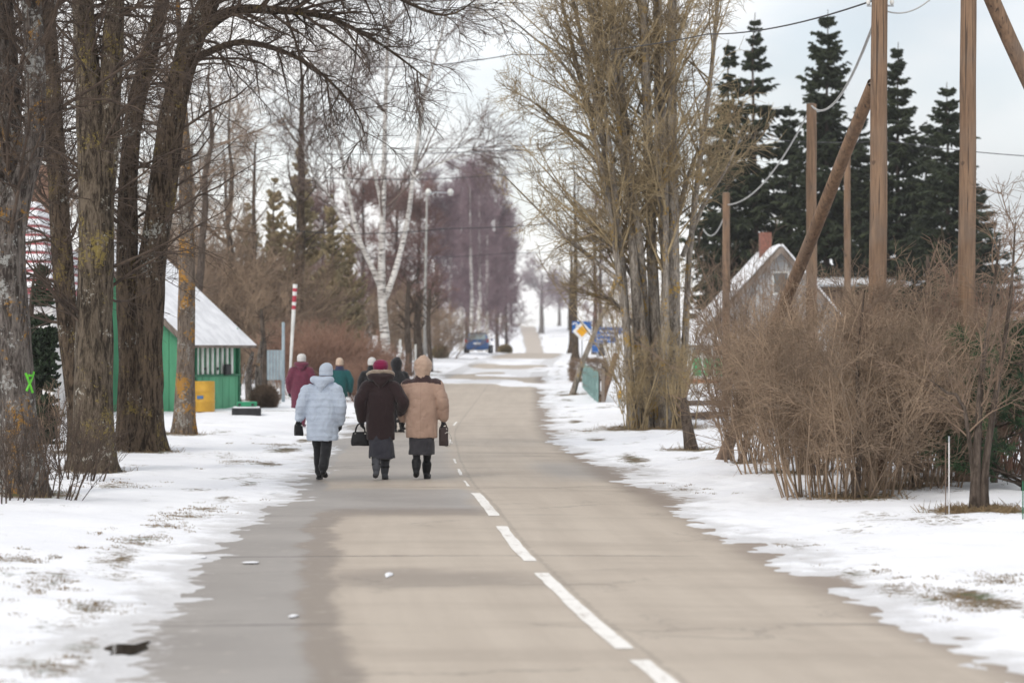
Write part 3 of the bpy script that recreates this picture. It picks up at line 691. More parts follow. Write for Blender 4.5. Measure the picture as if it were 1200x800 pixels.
for i, (px,d,n,rad,h,lab) in enumerate(((742,52,16,.5,2.0,'upright ochre suckers at the left foot of the many stemmed tree'),
        (795,51.5,18,.5,2.2,'upright ochre suckers at the right foot of the many stemmed tree'),
        (756,62,12,.6,3.6,'loose ochre bush behind the many stemmed tree, above the teal fence'),
        (770,60,16,.7,4.8,'tall ochre bush behind the stems of the many stemmed tree'),
        (745,74,14,.5,4.0,'ochre bush reaching over the blue direction signs')
        )):
    shrub('bush', lab, G(px,d), n, rad if h > 3 else .38, h, OSH if h > 3 else [dict(OSH[0], Ln=.55), dict(OSH[1], Ln=.3)], T_OCHR, 50+i, GO, .10 if h < 3 else .22, .014)
    if i < 2: BARE.append((*G(px,d)[:2], .9, 1.0))

# ---- brown thicket on the right
BR3 = [dict(n=13, t=(.18,1), ang=(22,75), Ln=.72, K=5, up=.04, wig=.24, rs=.6, rmin=.0045), dict(n=8, t=(.1,1), ang=(25,80), Ln=.34, K=4, up=.03, wig=.24, rs=.65, rmin=.0032)]
GB = 'brown bushes in the thicket right of the road'
for i, (px,d,n,rad,h,sp,lab,mt) in enumerate((
        (872,36.5,36,.32,2.7,.20,'leftmost dark stemmed bush of the thicket, beside the many stemmed tree',T_BROWN),
        (930,33.5,50,.75,2.45,.32,'bush of the thicket whose brown twigs hang down to the snow',T_TAN),
        (985,28.3,66,.75,2.5,.30,'densest tan bush of the thicket standing nearest the road',T_TAN),
        (1045,29.5,56,.85,2.55,.30,'tan bush of the thicket below the tall bracing pole',T_TAN),
        (1090,31.5,46,.85,2.55,.32,'brown bush of the thicket between the two tallest poles',T_BROWN),
        (1150,33.5,40,.9,2.6,.45,'reddish brown bush behind the young tree at the right edge',T_RED),
        (1205,34.5,44,.9,2.6,.5,'reddish bush cut by the right picture edge',T_RED),
        (970,38.5,30,1.1,2.4,.35,'bush at the back of the thicket below the white roof',T_BROWN),
        (1035,37.5,34,1.2,2.4,.4,'bush at the back of the thicket below the long barn',T_BROWN))):
    shrub('bush', lab, G(px,d), n, rad, h, BR3 if i else [dict(BR3[0], ang=(12,40), Ln=.5, wig=.12), dict(BR3[1], ang=(15,50), Ln=.28)], mt, 70+i, GB, sp, .011, wig=.17 if i else .07, share={4:'b3',3:'b3',5:'b5',6:'b5',7:'b7',8:'b7'}.get(i))
    BARE.append((*G(px,d)[:2], rad*1.0, .8))
WAND = [dict(n=9, t=(.3,1), ang=(18,45), Ln=.9, K=5, up=.08, wig=.12, rs=.5, rmin=.005), dict(n=4, t=(.2,1), ang=(20,50), Ln=.35, K=3, up=.04, wig=.14, rs=.6, rmin=.0035)]
for i, (px,d,h,mt,lab) in enumerate(((880,58,4.3,T_BROWN,'sparse tall wands rising before the white gable'),(960,34,2.7,T_BROWN,'sparse tall wands rising below the slanting brace'),(1012,32,2.6,T_BROWN,'sparse tall wands rising beside the thick pole'),(1075,33,2.6,T_BROWN,'sparse tall wands rising before the barn'),(1110,34,2.8,T_RED,'sparse reddish wands rising left of the rightmost pole'),(1178,33,3.0,T_RED,'sparse reddish wands behind the young pines'))):
    shrub('tall_wands', lab, G(px,d), 16, .14, h, WAND, mt, 95+i, 'tall wands rising out of the thicket', .30, .014, share='w%d'%(i%2))
for i, (px,d,h,lab) in enumerate(((862,66,4.6,'tall bare shrub whose twigs cross the left slope of the white gable'),(905,72,4.4,'tall bare shrub whose twigs cross the middle of the white gable'),(945,70,4.2,'tall bare shrub whose twigs cross the right slope of the white gable'))):
    shrub('bush', lab, G(px,d), 22, .5, h, [dict(OSH[0], Ln=1.3, n=8), OSH[1]], T_BROWN, 60+i, 'tall bare shrubs before the white gable', .32, .018, share='g%d'%(i%2))
# young twin-stemmed tree with leaf litter round it
YS = [dict(n=12, t=(.35,1), ang=(30,60), Ln=1.0, K=6, up=.04, wig=.13, rs=.5, rmax=.014, rmin=.006, sides=4), dict(n=7, t=(.15,1), ang=(25,60), Ln=.42, K=4, up=.04, wig=.15, rs=.6, rmin=.004), dict(n=4, t=(.1,1), ang=(25,60), Ln=.2, K=3, wig=.15, rs=.7, rmin=.003)]
hero('young grey tree with two stems in a ring of dry litter', 25.6,
     [([(1142,612),(1143,560),(1146,500),(1150,440),(1160,370),(1172,280)], [.062,.052,.044,.036,.026,.008]),
      ([(1153,612),(1154,555),(1161,500),(1172,430),(1184,350),(1190,260)], [.05,.042,.036,.03,.022,.007]),
      ([(1146,510),(1130,478),(1110,460),(1090,445)], [.03,.022,.016,.006])], B_BROWN, 43, specs=YS, shoots=None, group='young trees on the right verge', twig=T_BROWN)
BARE.append((*G(1148,25.6)[:2], .6, 1.3))
for px, d, lab, sd in ((1003,28.0,'slim sapling standing in the densest tan bush',1),(1066,30,'slim dark sapling at the right end of the thicket',2)):
    hero(lab, d, [([(px,600),(px+4,520),(px+2,430),(px+10,340)], [.035,.03,.024,.008])], B_BROWN, 44+sd, specs=YS, shoots=None, group='young trees on the right verge', twig=T_BROWN)
GT = 'thin trunks behind the thicket'
for px, d, r, lab in ((1083,40,.09,'thin trunk at the left of the group behind the white stake'),(1110,41,.05,'slanting thin trunk behind the white stake'),(1125,43,.10,'thin brown trunk just left of the young twin stemmed tree'),(1134,42,.07,'thin brown trunk half hidden by the young twin stemmed tree')):
    hero(lab, d, [([(px,530),(px+3,450),(px+6,380),(px+4,300)], [r,r*.9,r*.75,r*.3])], B_BROWN, int(px), specs=[dict(YS[0],t=(.5,1)),YS[1]], shoots=None, group=GT, twig=T_BROWN)

# ---- needle trees
def pine_sapling(label, px, d, h, seed):
    rng = np.random.default_rng(seed); b = G(px,d); root = thing('young_pine', label, 'pine', tuple(b), group='young pines on the right verge')
    P = np.stack([np.zeros(8),np.zeros(8),np.linspace(-.05,h,8)],-1)[None]; R = np.linspace(.045,.012,8)[None]
    P1,R1 = spawn(rng,P,R,34,t=(.05,1),ang=(60,85),Ln=1.35,K=6,up=.07,wig=.06,rs=.4,rmin=.007,shrink=.55)
    P2,R2 = spawn(rng,P1,R1,5,t=(.3,1),ang=(25,55),Ln=.4,K=4,up=.08,wig=.08,rs=.6,rmin=.005)
    P3,R3 = spawn(rng,P2,R2,30,t=(.05,1),ang=(20,60),Ln=.15,K=2,wig=.05,rs=.5,rmin=.0055,taper=.4)
    P4,R4 = spawn(rng,P1,R1,70,t=(.35,1),ang=(20,60),Ln=.15,K=2,wig=.05,rs=.5,rmin=.0055,taper=.4)
    link('trunk', np_mesh('trunk',[tubes(P,R,7),tubes(P1,R1,4),tubes(P2,R2,3)],B_BROWN), root)
    link('needles', np_mesh('needles',[tubes(P3,R3,3),tubes(P4,R4,3)],N_PINE), root)
pine_sapling('young green pine behind the twin stemmed tree', 1165, 30.5, 1.75, 91)
pine_sapling('young green pine cut by the right picture edge', 1200, 29.0, 1.7, 92)
GS = 'dark spruces behind the house on the right'
S1 = spruce_meshes(1); S2 = spruce_meshes(2, Rb=3.4); S3 = spruce_meshes(3, double=True, Rb=3.1, whorls=80)
for nm, (lab, ms, px, d, topy, rz, xs) in enumerate((('leftmost dark spruce of the row, with two tops',S3,886,112,14,0,1.25),('second dark spruce from the left, with an open crown',S1,968,108,10,1,1.25),
        ('dark spruce between the two tallest wooden poles',S2,1052,106,48,2,1.3),('rightmost broad dark spruce of the row behind the barn',S1,1112,100,95,4,1.55),('narrow spruce behind the leftmost spruce of the row',S2,846,120,120,3,1.2),('spruce filling the gap left of the brace',S1,926,118,120,5,1.5),('spruce filling the gap behind the yellowish lamp pole',S2,1008,117,118,2.5,1.5),('spruce filling the gap between the two tallest poles',S1,1084,113,140,.7,1.5),('low spruce at the right end of the row',S2,1150,106,215,1.9,1.9))):
    b = G(px,d); sc = (W(px,topy,d)[2]-b[2])/16.0
    put_tree('spruce_tree', lab, ms, px, d, sc, rz, GS, xs=xs)
# olive evergreens on the left
O1 = spruce_meshes(5, H=9.0, Rb=2.1, mat=N_OLIVE, whorls=44, nb=5, nt=16, twig=.055, droop=.25, low=.03, rise=.75); O2 = spruce_meshes(6, H=9.0, Rb=2.7, mat=N_OLIVE, whorls=44, nb=5, nt=16, twig=.055, droop=.25, low=.03, rise=.75)
for lab, ms, px, d, topy, rz in (('olive evergreen behind the red and white pole',O1,322,112,205,0),('tallest olive evergreen, beside the dark bare trunk',O2,352,118,170,1),('olive evergreen left of the big birch',O1,388,110,225,2),('olive evergreen farthest left of its group',O2,290,125,235,3),('olive evergreen nearest to the big birch',O2,408,122,260,5)):
    put_tree('evergreen_tree', lab, ms, px, d, (W(px,topy,d)[2]-G(px,d)[2])/9.0, rz, 'olive evergreens behind the hedge on the left')
TH = spruce_meshes(8, H=3.0, Rb=.55, mat=N_THUJA, whorls=50, nb=8, nt=8, twig=.026, droop=.6, low=.01)
for lab, px, d, topy, xs in (('tall dark thuja beside the red roofed white house',50,42,308,.95),('small thuja by the far corner of the green house',280,68,432,.72)):
    put_tree('thuja', lab, TH, px, d, (W(px,topy,d)[2]-G(px,d)[2])/3.0, 0, 'columnar thujas', 'thuja', xs=xs)

# ---- big birch
BIR = [dict(n=16, t=(.3,1), ang=(25,50), Ln=3.2, K=7, up=.05, wig=.10, rs=.45, rmax=.05, rmin=.015, sides=4), dict(n=7, t=(.2,1), ang=(25,55), Ln=1.5, K=6, up=-.08, wig=.12, rs=.5, rmin=.011), dict(n=6, t=(.2,1), ang=(25,60), Ln=.9, K=4, up=-.22, wig=.12, rs=.6, rmin=.008)]
def birch():
    d = 95.0; base = G(455,d)
    st = [([(455,455),(453,420),(449,370),(447,330),(448,270),(450,200),(452,120),(455,40),(462,-60),(470,-150)], [.225,.195,.175,.165,.115,.10,.08,.06,.04,.02]),
          ([(449,345),(440,322),(424,288),(416,262),(408,225),(400,180),(388,130),(380,60),(372,-40)], [.13,.11,.09,.08,.07,.06,.045,.035,.02]),
          ([(450,350),(456,338),(468,300),(478,255),(484,210),(490,165),(498,110),(512,60),(528,0),(545,-70)], [.14,.12,.105,.095,.09,.08,.065,.05,.035,.02]),
          ([(424,288),(404,262),(385,230),(368,205),(350,160)], [.09,.07,.055,.04,.015]), ([(483,212),(500,198),(530,185),(560,172)], [.07,.05,.035,.012]), ([(447,240),(438,200),(425,150),(415,90)], [.08,.06,.045,.015])]
    stems = []
    for pts, rad in st:
        P = [W(px,py,d) for px,py in pts]
        if pts[0][1] > 440: P[0][2] = base[2]-.1
        stems.append((P, rad))
    tree('birch_tree', 'big forked white birch with three main stems left of the road', base, stems, BIR, B_BIRCH, T_BIRCH, 60, 'birches left of the road', .05, 14)
birch()
# ---- thickets and far trees
FARB = [dict(n=38, t=(.18,1), ang=(25,55), Ln=3.8, K=6, up=.07, wig=.09, rs=.4, rmax=.05, rmin=.02, sides=3, shrink=.6), dict(n=10, t=(.15,1), ang=(22,55), Ln=1.6, K=5, up=.02, wig=.12, rs=.6, rmin=.020), dict(n=8, t=(.1,1), ang=(20,60), Ln=.9, K=3, up=-.05, wig=.12, rs=.7, rmin=.018)]
PB = [tree_meshes(101+i, 15, .22, FARB, T_PURP, B_BIRCH) for i in range(2)]
FARD = [dict(FARB[0], n=50, t=(.08,1), Ln=3.4), dict(FARB[1], n=10), dict(FARB[2], n=8)]
PR = [tree_meshes(111+i, 13, .2, FARD, m, B_FAR) for i, m in enumerate((T_REDB, T_PURP))]
GP = 'far birches with purple crowns on the left'
for k, (px,d,topy,v) in enumerate(((528,205,232,0),(540,215,205,1),(551,200,215,0),(563,212,200,1),(572,225,225,0))):
    put_tree('birch_tree', ('far white birch trunk, %s of the five before the blue car')%('leftmost','second from the left','middle one','second from the right','rightmost')[k], PB[v], px, d, (W(px,topy,d)[2]-G(px,d)[2])/15, k*1.3, GP, xs=.85)
for k, (px,d,topy,v,lab) in enumerate(((425,165,205,0,'dull red bare tree behind the left fork of the big birch'),(462,172,212,0,'dull red bare tree behind the middle of the big birch'),(490,168,222,0,'dull red bare tree beside the street lamp'),
        (512,185,215,1,'purple bare tree just right of the street lamp'),(583,235,225,1,'purple bare tree at the right end of the far birches'),(594,255,262,1,'farthest purple tree leaning over the distant road'),(548,245,212,1,'purple tree filling the gap behind the far birches'),
        (376,180,225,0,'dull red tree behind the olive evergreens'))):
    put_tree('bare_tree', lab, PR[v], px, d, (W(px,topy,d)[2]-G(px,d)[2])/13, k*1.1, 'red and purple trees far left of the road', xs=1.05 if px < 580 else .8)
MIDB = [dict(n=24, t=(.2,1), ang=(35,70), Ln=3.0, K=7, up=.04, wig=.13, rs=.4, rmax=.05, rmin=.014, sides=4, shrink=.45), dict(n=8, t=(.15,1), ang=(25,60), Ln=1.3, K=5, up=.0, wig=.15, rs=.55, rmin=.010), dict(n=5, t=(.1,1), ang=(25,65), Ln=.6, K=3, wig=.15, rs=.6, rmin=.008)]
MT = [tree_meshes(121+i, 11, .16, MIDB, (T_BROWN,T_TAN)[i%2], B_BROWN, wig=.09) for i in range(3)]
for k, (px,d,topy,v,lab) in enumerate(((238,84,60,0,'brown bare tree rising behind the green house roof'),(262,95,110,1,'tan bare tree right of the green house roof'),(300,98,150,2,'brown bare tree before the olive evergreens'),(205,100,40,1,'tan bare tree hidden behind the massive double trunk'),
        (150,105,60,2,'brown bare tree behind the two middle trunks'),(60,95,20,0,'brown bare tree above the red roof'),(275,120,165,0,'low brown tree deep behind the small thuja'),(20,110,10,1,'tan bare tree behind the trunk at the left edge'),(225,125,150,1,'tan tree far behind the green house'))):
    put_tree('bare_tree', lab, MT[v], px, d, (W(px,topy,d)[2]-G(px,d)[2])/11, k*1.7, 'brown trees behind the houses on the left', xs=1.0)
DK = tree_meshes(131, 13, .27, dict(a=1) and [dict(MIDB[0], n=22, ang=(40,75), t=(.35,1)), MIDB[1], MIDB[2]], T_DARK, B_DARK, wig=.05)
put_tree('bare_tree', 'dark straight bare trunk between the olive evergreens', DK, 348, 103, (W(348,60,103)[2]-G(348,103)[2])/13, 0, 'brown trees behind the houses on the left')
# far right
RD = [tree_meshes(141+i, 13, .2, [dict(MIDB[0], n=15, t=(.3,1), ang=(40,70), Ln=3.6), MIDB[1], dict(MIDB[2],n=4)], T_DARK, B_DARK, wig=.04) for i in range(2)]
for k, (px,d,topy,v,lab) in enumerate(((674,150,185,0,'tall dark bare tree behind the yellow road sign'),(668,190,240,1,'thinner dark tree just left of the tall one behind the yellow sign'),(697,170,215,1,'grey bare tree behind the ochre bush tops'))):
    put_tree('bare_tree', lab, RD[v], px, d, (W(px,topy,d)[2]-G(px,d)[2])/13, 1.0+k*2, 'dark trees far right of the road')
LR = tree_meshes(151, 11, .16, [dict(n=60, t=(.1,1), ang=(50,75), Ln=2.6, K=6, up=.08, wig=.08, rs=.3, rmax=.03, rmin=.014, shrink=.85), dict(n=9, t=(.1,1), ang=(30,55), Ln=.8, K=4, up=0, wig=.12, rs=.6, rmin=.012), dict(n=4, t=(.1,1), ang=(30,60), Ln=.4, K=3, wig=.1, rs=.7, rmin=.01)], T_REDB, B_FAR)
put_tree('larch_tree', 'reddish cone shaped larch behind the many stemmed tree', LR, 706, 160, (W(706,228,160)[2]-G(706,160)[2])/11, 0, 'larches on the right'); put_tree('larch_tree', 'second reddish larch, half hidden behind the many stemmed tree', LR, 742, 165, (W(742,250,165)[2]-G(742,165)[2])/11, 2, 'larches on the right')
OAK = tree_meshes(161, 14, .6, [dict(n=26, t=(.35,1), ang=(40,75), Ln=7, K=6, up=.04, wig=.14, rs=.45, rmax=.2, rmin=.07, shrink=.4), dict(n=10, t=(.2,1), ang=(25,60), Ln=3, K=5, wig=.14, rs=.55, rmin=.05), dict(n=6, t=(.2,1), ang=(25,60), Ln=1.6, K=3, wig=.14, rs=.6, rmin=.04)], T_PURP, B_FAR)
put_tree('bare_tree', 'spreading tree on the far hill beside the distant road', OAK, 634, 690, 1.25, 0, 'trees on the far hill')
for k, (px,d,s) in enumerate(((655,740,.9),(600,760,.7),(668,700,1.0),(590,700,.9),(575,720,1.0))):
    put_tree('bare_tree', ('hazy tree on the hilltop right of the spreading tree','small hazy tree on the hilltop left of the distant road','hazy tree at the right end of the far hill','hazy tree on the far hill under the purple crowns','hazy tree on the far hill behind the blue car')[k], OAK, px, d, s, k, 'trees on the far hill')

# ---- hedges and round bushes
HB = [dict(n=10, t=(.2,1), ang=(20,55), Ln=.9, K=5, up=.06, wig=.12, rs=.6, rmin=.008), dict(n=6, t=(.15,1), ang=(20,60), Ln=.45, K=3, up=.03, wig=.15, rs=.7, rmin=.006)]
for k, (px,d,lab) in enumerate(((362,78,'reddish bush of the hedge behind the maroon coat'),(392,80,'reddish bush of the hedge behind the teal jacket'),(418,82,'reddish bush of the hedge left of the white hat'),(432,74,'reddish bush of the hedge at the foot of the big birch'),(338,86,'reddish bush of the hedge below the red and white pole'))):
    shrub('bush', lab, G(px,d), 60, .8, (2.25,2.25,1.7,1.35,2.2)[k], HB, T_RED if k < 4 else T_TAN, 200+k, 'reddish hedge bushes on the left', .5, .012, share='h%d'%(k%2))
def ball_bush(name, label, px, d, rx, rz_, mt, seed, group, n=2600, ln=.16, r=.010, box=False, ry=None):
    rng = np.random.default_rng(seed); b = G(px,d); root = thing(name, label, 'bush', tuple(b), group=group); ry = ry or rx
    v = norm(rng.normal(size=(n,3))); q = rng.uniform(.55,1,n)[:,None]**.6
    if box: v = v/np.max(np.abs(v),axis=1,keepdims=True)
    v = v*q*(1+.12*(rng.random((n,1))-.5)); p = v*np.array([rx,ry,rz_*.5])+np.array([0,0,rz_*.5]); d_ = norm(norm(v)+rng.normal(0,.5,(n,3)))
    P = np.stack([p, p+d_*ln*.5, p+d_*ln+rng.normal(0,.03,(n,3))],1); R = np.tile(np.array([r*.8,r,r*.4]),(n,1))
    st = np.zeros((6,3,3)); st[:,1] = rng.normal(0,.1,(6,3))+np.array([0,0,rz_*.35]); st[:,2] = st[:,1]*2.0; st[:,0,2] = -.05
    link('stems', np_mesh('stems',[tubes(st,np.tile(np.array([.03,.022,.01]),(6,1)),5)],B_BROWN), root)
    link('foliage', np_mesh('foliage',[tubes(P,R,3)],mt,False), root); return root
ball_bush('round_bush','dark round clipped bush right of the small thuja',310,66,.30,.52,T_BROWN,1,'clipped bushes')
ball_bush('round_bush','olive round bush at the snow edge left of the blue car',516,150,.48,.75,N_OLIVE,2,'clipped bushes')
ball_bush('round_bush','small olive bush right of the blue car',592,215,.45,.6,N_OLIVE,3,'clipped bushes', n=900, r=.03, ln=.3)
ball_bush('clipped_hedge','square clipped brown hedge behind the teal fence',690,98,.72,.85,T_BROWN,4,None,n=2600,box=True,ry=1.6)
TK = [dict(n=12, t=(.2,1), ang=(20,55), Ln=1.7, K=5, up=.05, wig=.13, rs=.55, rmin=.014), dict(n=5, t=(.12,1), ang=(20,60), Ln=.8, K=4, up=.02, wig=.15, rs=.65, rmin=.012)]
for k, (px,d,h,mt,lab) in enumerate(((188,92,5.5,T_TAN,'tall tan thicket bush seen between the double trunk and the roof'),(236,96,5.2,T_BROWN,'tall brown thicket bush above the snowy roof of the green house'),(268,92,4.6,T_TAN,'tall tan thicket bush right of the snowy roof'),
        (300,100,5.6,T_BROWN,'tall brown thicket bush above the small thuja'),(330,102,4.6,T_TAN,'tall tan thicket bush behind the red and white pole'),(252,115,7.0,T_TAN,'highest tan thicket bush, deep behind the green house'),(140,95,5.0,T_BROWN,'brown thicket bush behind the gap of the middle trunks'),(212,112,6.6,T_BROWN,'brown thicket bush behind the orange lichen trunk'),
        (410,125,4.2,T_TAN,'tan thicket bush behind the left fork of the big birch'),(505,150,3.2,T_BROWN,'brown thicket bush behind the lopped trees'),(470,140,3.8,T_TAN,'tan thicket bush behind the big birch foot'))):
    shrub('tall_bush', lab, G(px,d), 46, 1.5, h, TK, mt, 240+k, 'tall thicket bushes behind the left side', .45, .022, share='t%d'%(k%3))

# ---- dry litter and tufts (nobody could count the blades)
def tufts():
    rng = np.random.default_rng(300); P = []
    def clump(x, y, n, rad, h):
        for _ in range(n):
            a = rng.uniform(0,6.283); q = rad*math.sqrt(rng.random()); px, py = x+math.cos(a)*q, y+math.sin(a)*q*1.3; P.append((px,py,h*rng.uniform(.4,1.2)))
    clump(*G(1148,25.6)[:2], 1800, .40, .10)
    for (bx,by,br,bs) in BARE: clump(bx, by, int(130*br), br*.85, .15)
    for px, py, rw in SPOTS:
        d = dd(py); x = WX(px, d)
        clump(x, d, 320, rw*.9, .032)
        for _ in range(12):
            jx, jy = rng.normal(0,rw*.8), rng.normal(0,rw*2.4); clump(x+jx, d+jy, 40, .08, .03)
    A = np.array(P); z = ground_z(A[:,0],A[:,1]); s = np.abs(A[:,0]-XC(A[:,1])); keep = ground_z(A[:,0],A[:,1]) > ZC(A[:,1])+.012; A = A[keep]; z = z[keep]; n = len(A)
    p0 = np.stack([A[:,0],A[:,1],z-.01],-1); d = norm(np.stack([rng.normal(0,.9,n),rng.normal(0,.9,n),np.ones(n)],-1)); d2 = norm(d+np.stack([rng.normal(0,.5,n),rng.normal(0,.5,n),-.5*np.ones(n)],-1))
    Pp = np.stack([p0, p0+d*A[:,2:3]*.6+d2*A[:,2:3]*.4],1); R = np.tile(np.array([.0048,.0018]),(n,1))
    o = link('dry_grass', np_mesh('dry_grass',[tubes(Pp,R,3)],T_GRASS)); tag(o,'dry brown grass and litter in tufts along the snowy verges','grass',kind='stuff')
# ================================================================ buildings, poles, signs, car
M_GREEN = plain('green_painted_boards', (.10,.36,.20), (.075,.28,.155), 3, .6, (1,1,.3), .3, 40)
M_DGREEN = plain('dark_green_paint', (.02,.15,.075), (.015,.11,.055), 4, .55)
M_WHITE = plain('white_paint', (.74,.74,.72), (.60,.60,.58), 4, .6)
M_WOODG = plain('weathered_wood', (.24,.20,.17), (.13,.105,.09), 3, .85, (1,1,.15), .5, 30)
M_WOODB = plain('brown_boards', (.17,.115,.085), (.10,.07,.055), 3, .85, (1,1,.1), .5, 30)
M_RSNOW = plain('roof_snow', (.86,.87,.90), (.70,.71,.74), 2.5, .7, bump=.4, bscale=8)
M_GLASS = plain('dark_glass', (.10,.12,.13), (.05,.06,.065), 1, .12, bump=0, spec=.6)
M_REDR = plain('red_roof_metal', (.42,.12,.13), (.33,.09,.10), 3, .5)
M_BRICK = plain('old_brick', (.27,.115,.085), (.17,.08,.062), 12, .85)
M_YELL = plain('yellow_paint', (.62,.36,.05), (.52,.29,.04), 4, .5)
M_BLACK = plain('black_rubber', (.03,.03,.032), (.018,.018,.02), 5, .6)
M_CONC = plain('concrete', (.40,.39,.37), (.30,.29,.28), 6, .85)
M_STEEL = plain('galvanised_steel', (.42,.44,.46), (.32,.34,.36), 5, .45)
M_GREYB = plain('grey_blue_paint', (.33,.40,.44), (.25,.31,.35), 4, .6)
M_SIDING = plain('white_siding', (.72,.71,.70), (.62,.60,.60), 2, .7)
M_BOXGREEN = plain('green_plastic', (.03,.26,.13), (.025,.20,.10), 4, .5)
def pole_wood():
    t = NT('pole_wood'); v = t.coord('Object', (1,1,.06)); n = t.noise(v, 22, 6, .7); vi = t.coord('Object')
    c = t.mix(t.step(n, .32, .68), (.265,.165,.100), (.135,.083,.053)); c = t.mix(t.math('MULTIPLY', t.step(t.noise(vi, 1.1, 4), .45, .7), .5), c, (.19,.155,.128))
    crk = t.step(t.noise(t.coord('Object',(9,9,.25)), 3.0, 4, .6, .4), .60, .66); c = t.mix(t.math('MULTIPLY', crk, .75), c, (.045,.032,.025)); kn = t.step(t.noise(t.coord('Object',(1,1,.7)), 5.5, 2), .70, .74); c = t.mix(t.math('MULTIPLY', kn, .7), c, (.07,.045,.03))
    t.col(c); t.rough(.85); t.bump(t.math('SUBTRACT', n, crk), .8, .012); return t.m
M_POLE = pole_wood()

# ---- green house with the glazed veranda
def green_house():
    A = Vector((-8.35,61.5,0)); B = Vector((-7.35,64.8,0)); u = (B-A).normalized(); n = Vector((u.y,-u.x,0)); Lh = (B-A).length
    z0 = float(ground_z(A.x,A.y))-.1
    h = thing('green_house','small green house with snowy gable roof and white slatted veranda','house',(A.x,A.y,z0))
    M = Matrix(((u.x,-n.x,0),(u.y,-n.y,0),(0,0,1))).to_4x4()      # local: x along the veranda front, y into the house
    def P(name, mb, mat, par=h, **k):
        mb.v = [M @ Vector(p) for p in mb.v]; return mb.build(name, mat, par, **k)
    Wd = 5.2; E = 2.15; Rz = 4.45
    # board walls: each board its own part
    nb = 13
    for i in range(nb):
        x0 = Wd*i/nb; x1 = Wd*(i+1)/nb-.012; xm = (x0+x1)/2; zt = E+(Rz-E)*(1-abs(xm-Wd/2)/(Wd/2))-.06
        P('board', MB().box((-.03-.006*(i%3),x0,.05),(.02,x1,zt)), M_GREEN)
        P('board', MB().box((Lh-.02,x0,.05),(Lh+.03,x1,zt)), M_GREEN)
    P('back_wall', MB().box((.03,Wd-.05,.05),(Lh-.03,Wd,E)), M_GREEN)
    for i in range(16):
        x0 = Lh*i/16; P('board', MB().box((x0,-.03-.005*(i%2),.05),(x0+Lh/16-.01,.02,.98)), M_GREEN)
    P('sill', MB().box((-.04,-.07,.98),(Lh+.05,.03,1.04)), M_DGREEN)
    P('lintel', MB().box((-.04,-.05,E-.14),(Lh+.05,.03,E)), M_DGREEN)
    for x in (-.03,.62,Lh-.06): P('post', MB().box((x,-.06,.04),(x+.10,.05,E)), M_DGREEN)
    P('backing', MB().box((.02,.035,1.04),(Lh-.02,.05,E-.14)), M_GREEN)
    for i in range(10):
        x = .12+i*(Lh-.28)/10
        if abs(x-.62) < .12: continue
        P('slat', MB().box((x,-.028,1.045 if i%5 else .9),(x+.115,.01,E-.145)), M_WHITE)
    for x in (1.2,2.0,2.65): P('window_catch', MB().box((x,-.05,1.15),(x+.09,-.03,1.22)), M_BLACK)
    P('mailbox', MB().box((2.35,-.15,1.02),(2.68,-.07,1.30)), M_BLACK, bevel=.02)
    # roof: two snow covered slopes with their boards below
    ov, oe = .40, .40; k = (Rz-E)/(Wd/2); x0, x1 = -ov, Lh+ov
    for sgn in (0,1):
        ye, yr = (-oe, Wd/2) if sgn == 0 else (Wd+oe, Wd/2); ze = E-oe*k
        q = [(x0,ye,ze),(x1,ye,ze),(x1,yr,Rz),(x0,yr,Rz)]; q = q if sgn == 0 else q[::-1]
        r = P('roof_boards', MB().slab(q, .09), M_WOODG)
        s = MB(); Vt = []; nx, ny = 24, 12
        for j in range(ny+1):
            for i in range(nx+1):
                f = j/ny; xx = x0+.03+(x1-x0-.06)*i/nx; yy = ye+(yr-ye)*f; zz = ze+(Rz-ze)*f
                e = min(i,nx-i,j)/2.0; th = .10*min(1,e)+.03*(float(noise3(np.array([xx*1.4,yy*1.4,3.]),5))-.5)*(1 if e else 0)
                Vt.append((xx,yy,zz+.004+max(th,0)))
        s.add(Vt, [(j*(nx+1)+i,j*(nx+1)+i+1,(j+1)*(nx+1)+i+1,(j+1)*(nx+1)+i) for j in range(ny) for i in range(nx)])
        P('roof_snow', s, M_RSNOW, smooth=True)
        P('bargeboard', MB().hexa([(x0-.03,ye,ze-.16),(x0,ye,ze-.16),(x0,yr,Rz-.16),(x0-.03,yr,Rz-.16),(x0-.03,ye,ze),(x0,ye,ze),(x0,yr,Rz),(x0-.03,yr,Rz)]), M_WOODG)
    P('foundation', MB().box((-.01,-.01,-.25),(Lh+.01,Wd+.01,.05)), M_CONC)
    c = P('chimney', MB().box((1.4,2.9,3.9),(1.9,3.4,5.2)), M_BRICK)
green_house()
def barrel():
    b = G(239,61.0); t = thing('barrel','yellow barrel standing before the slatted veranda','barrel',tuple(b)); r = .275
    MB().rings([(0,0,0,r*.96,r*.96),(0,0,.02,r,r),(0,0,.24,r,r),(0,0,.26,r*1.04,r*1.04),(0,0,.28,r,r),(0,0,.5,r,r),(0,0,.52,r*1.04,r*1.04),(0,0,.54,r,r),(0,0,.74,r,r),(0,0,.76,r*1.03,r*1.03)],28).build('drum', M_YELL, t, True)
    MB().rings([(0,0,.74,r*.97,r*.97),(0,0,.77,r*.97,r*.97)],28).build('lid', M_YELL, t)
    MB().box((-.14,-r-.012,.33),(.02,-r+.02,.41)).build('sticker', plain('blue_sticker',(.08,.17,.33)), t)
barrel()
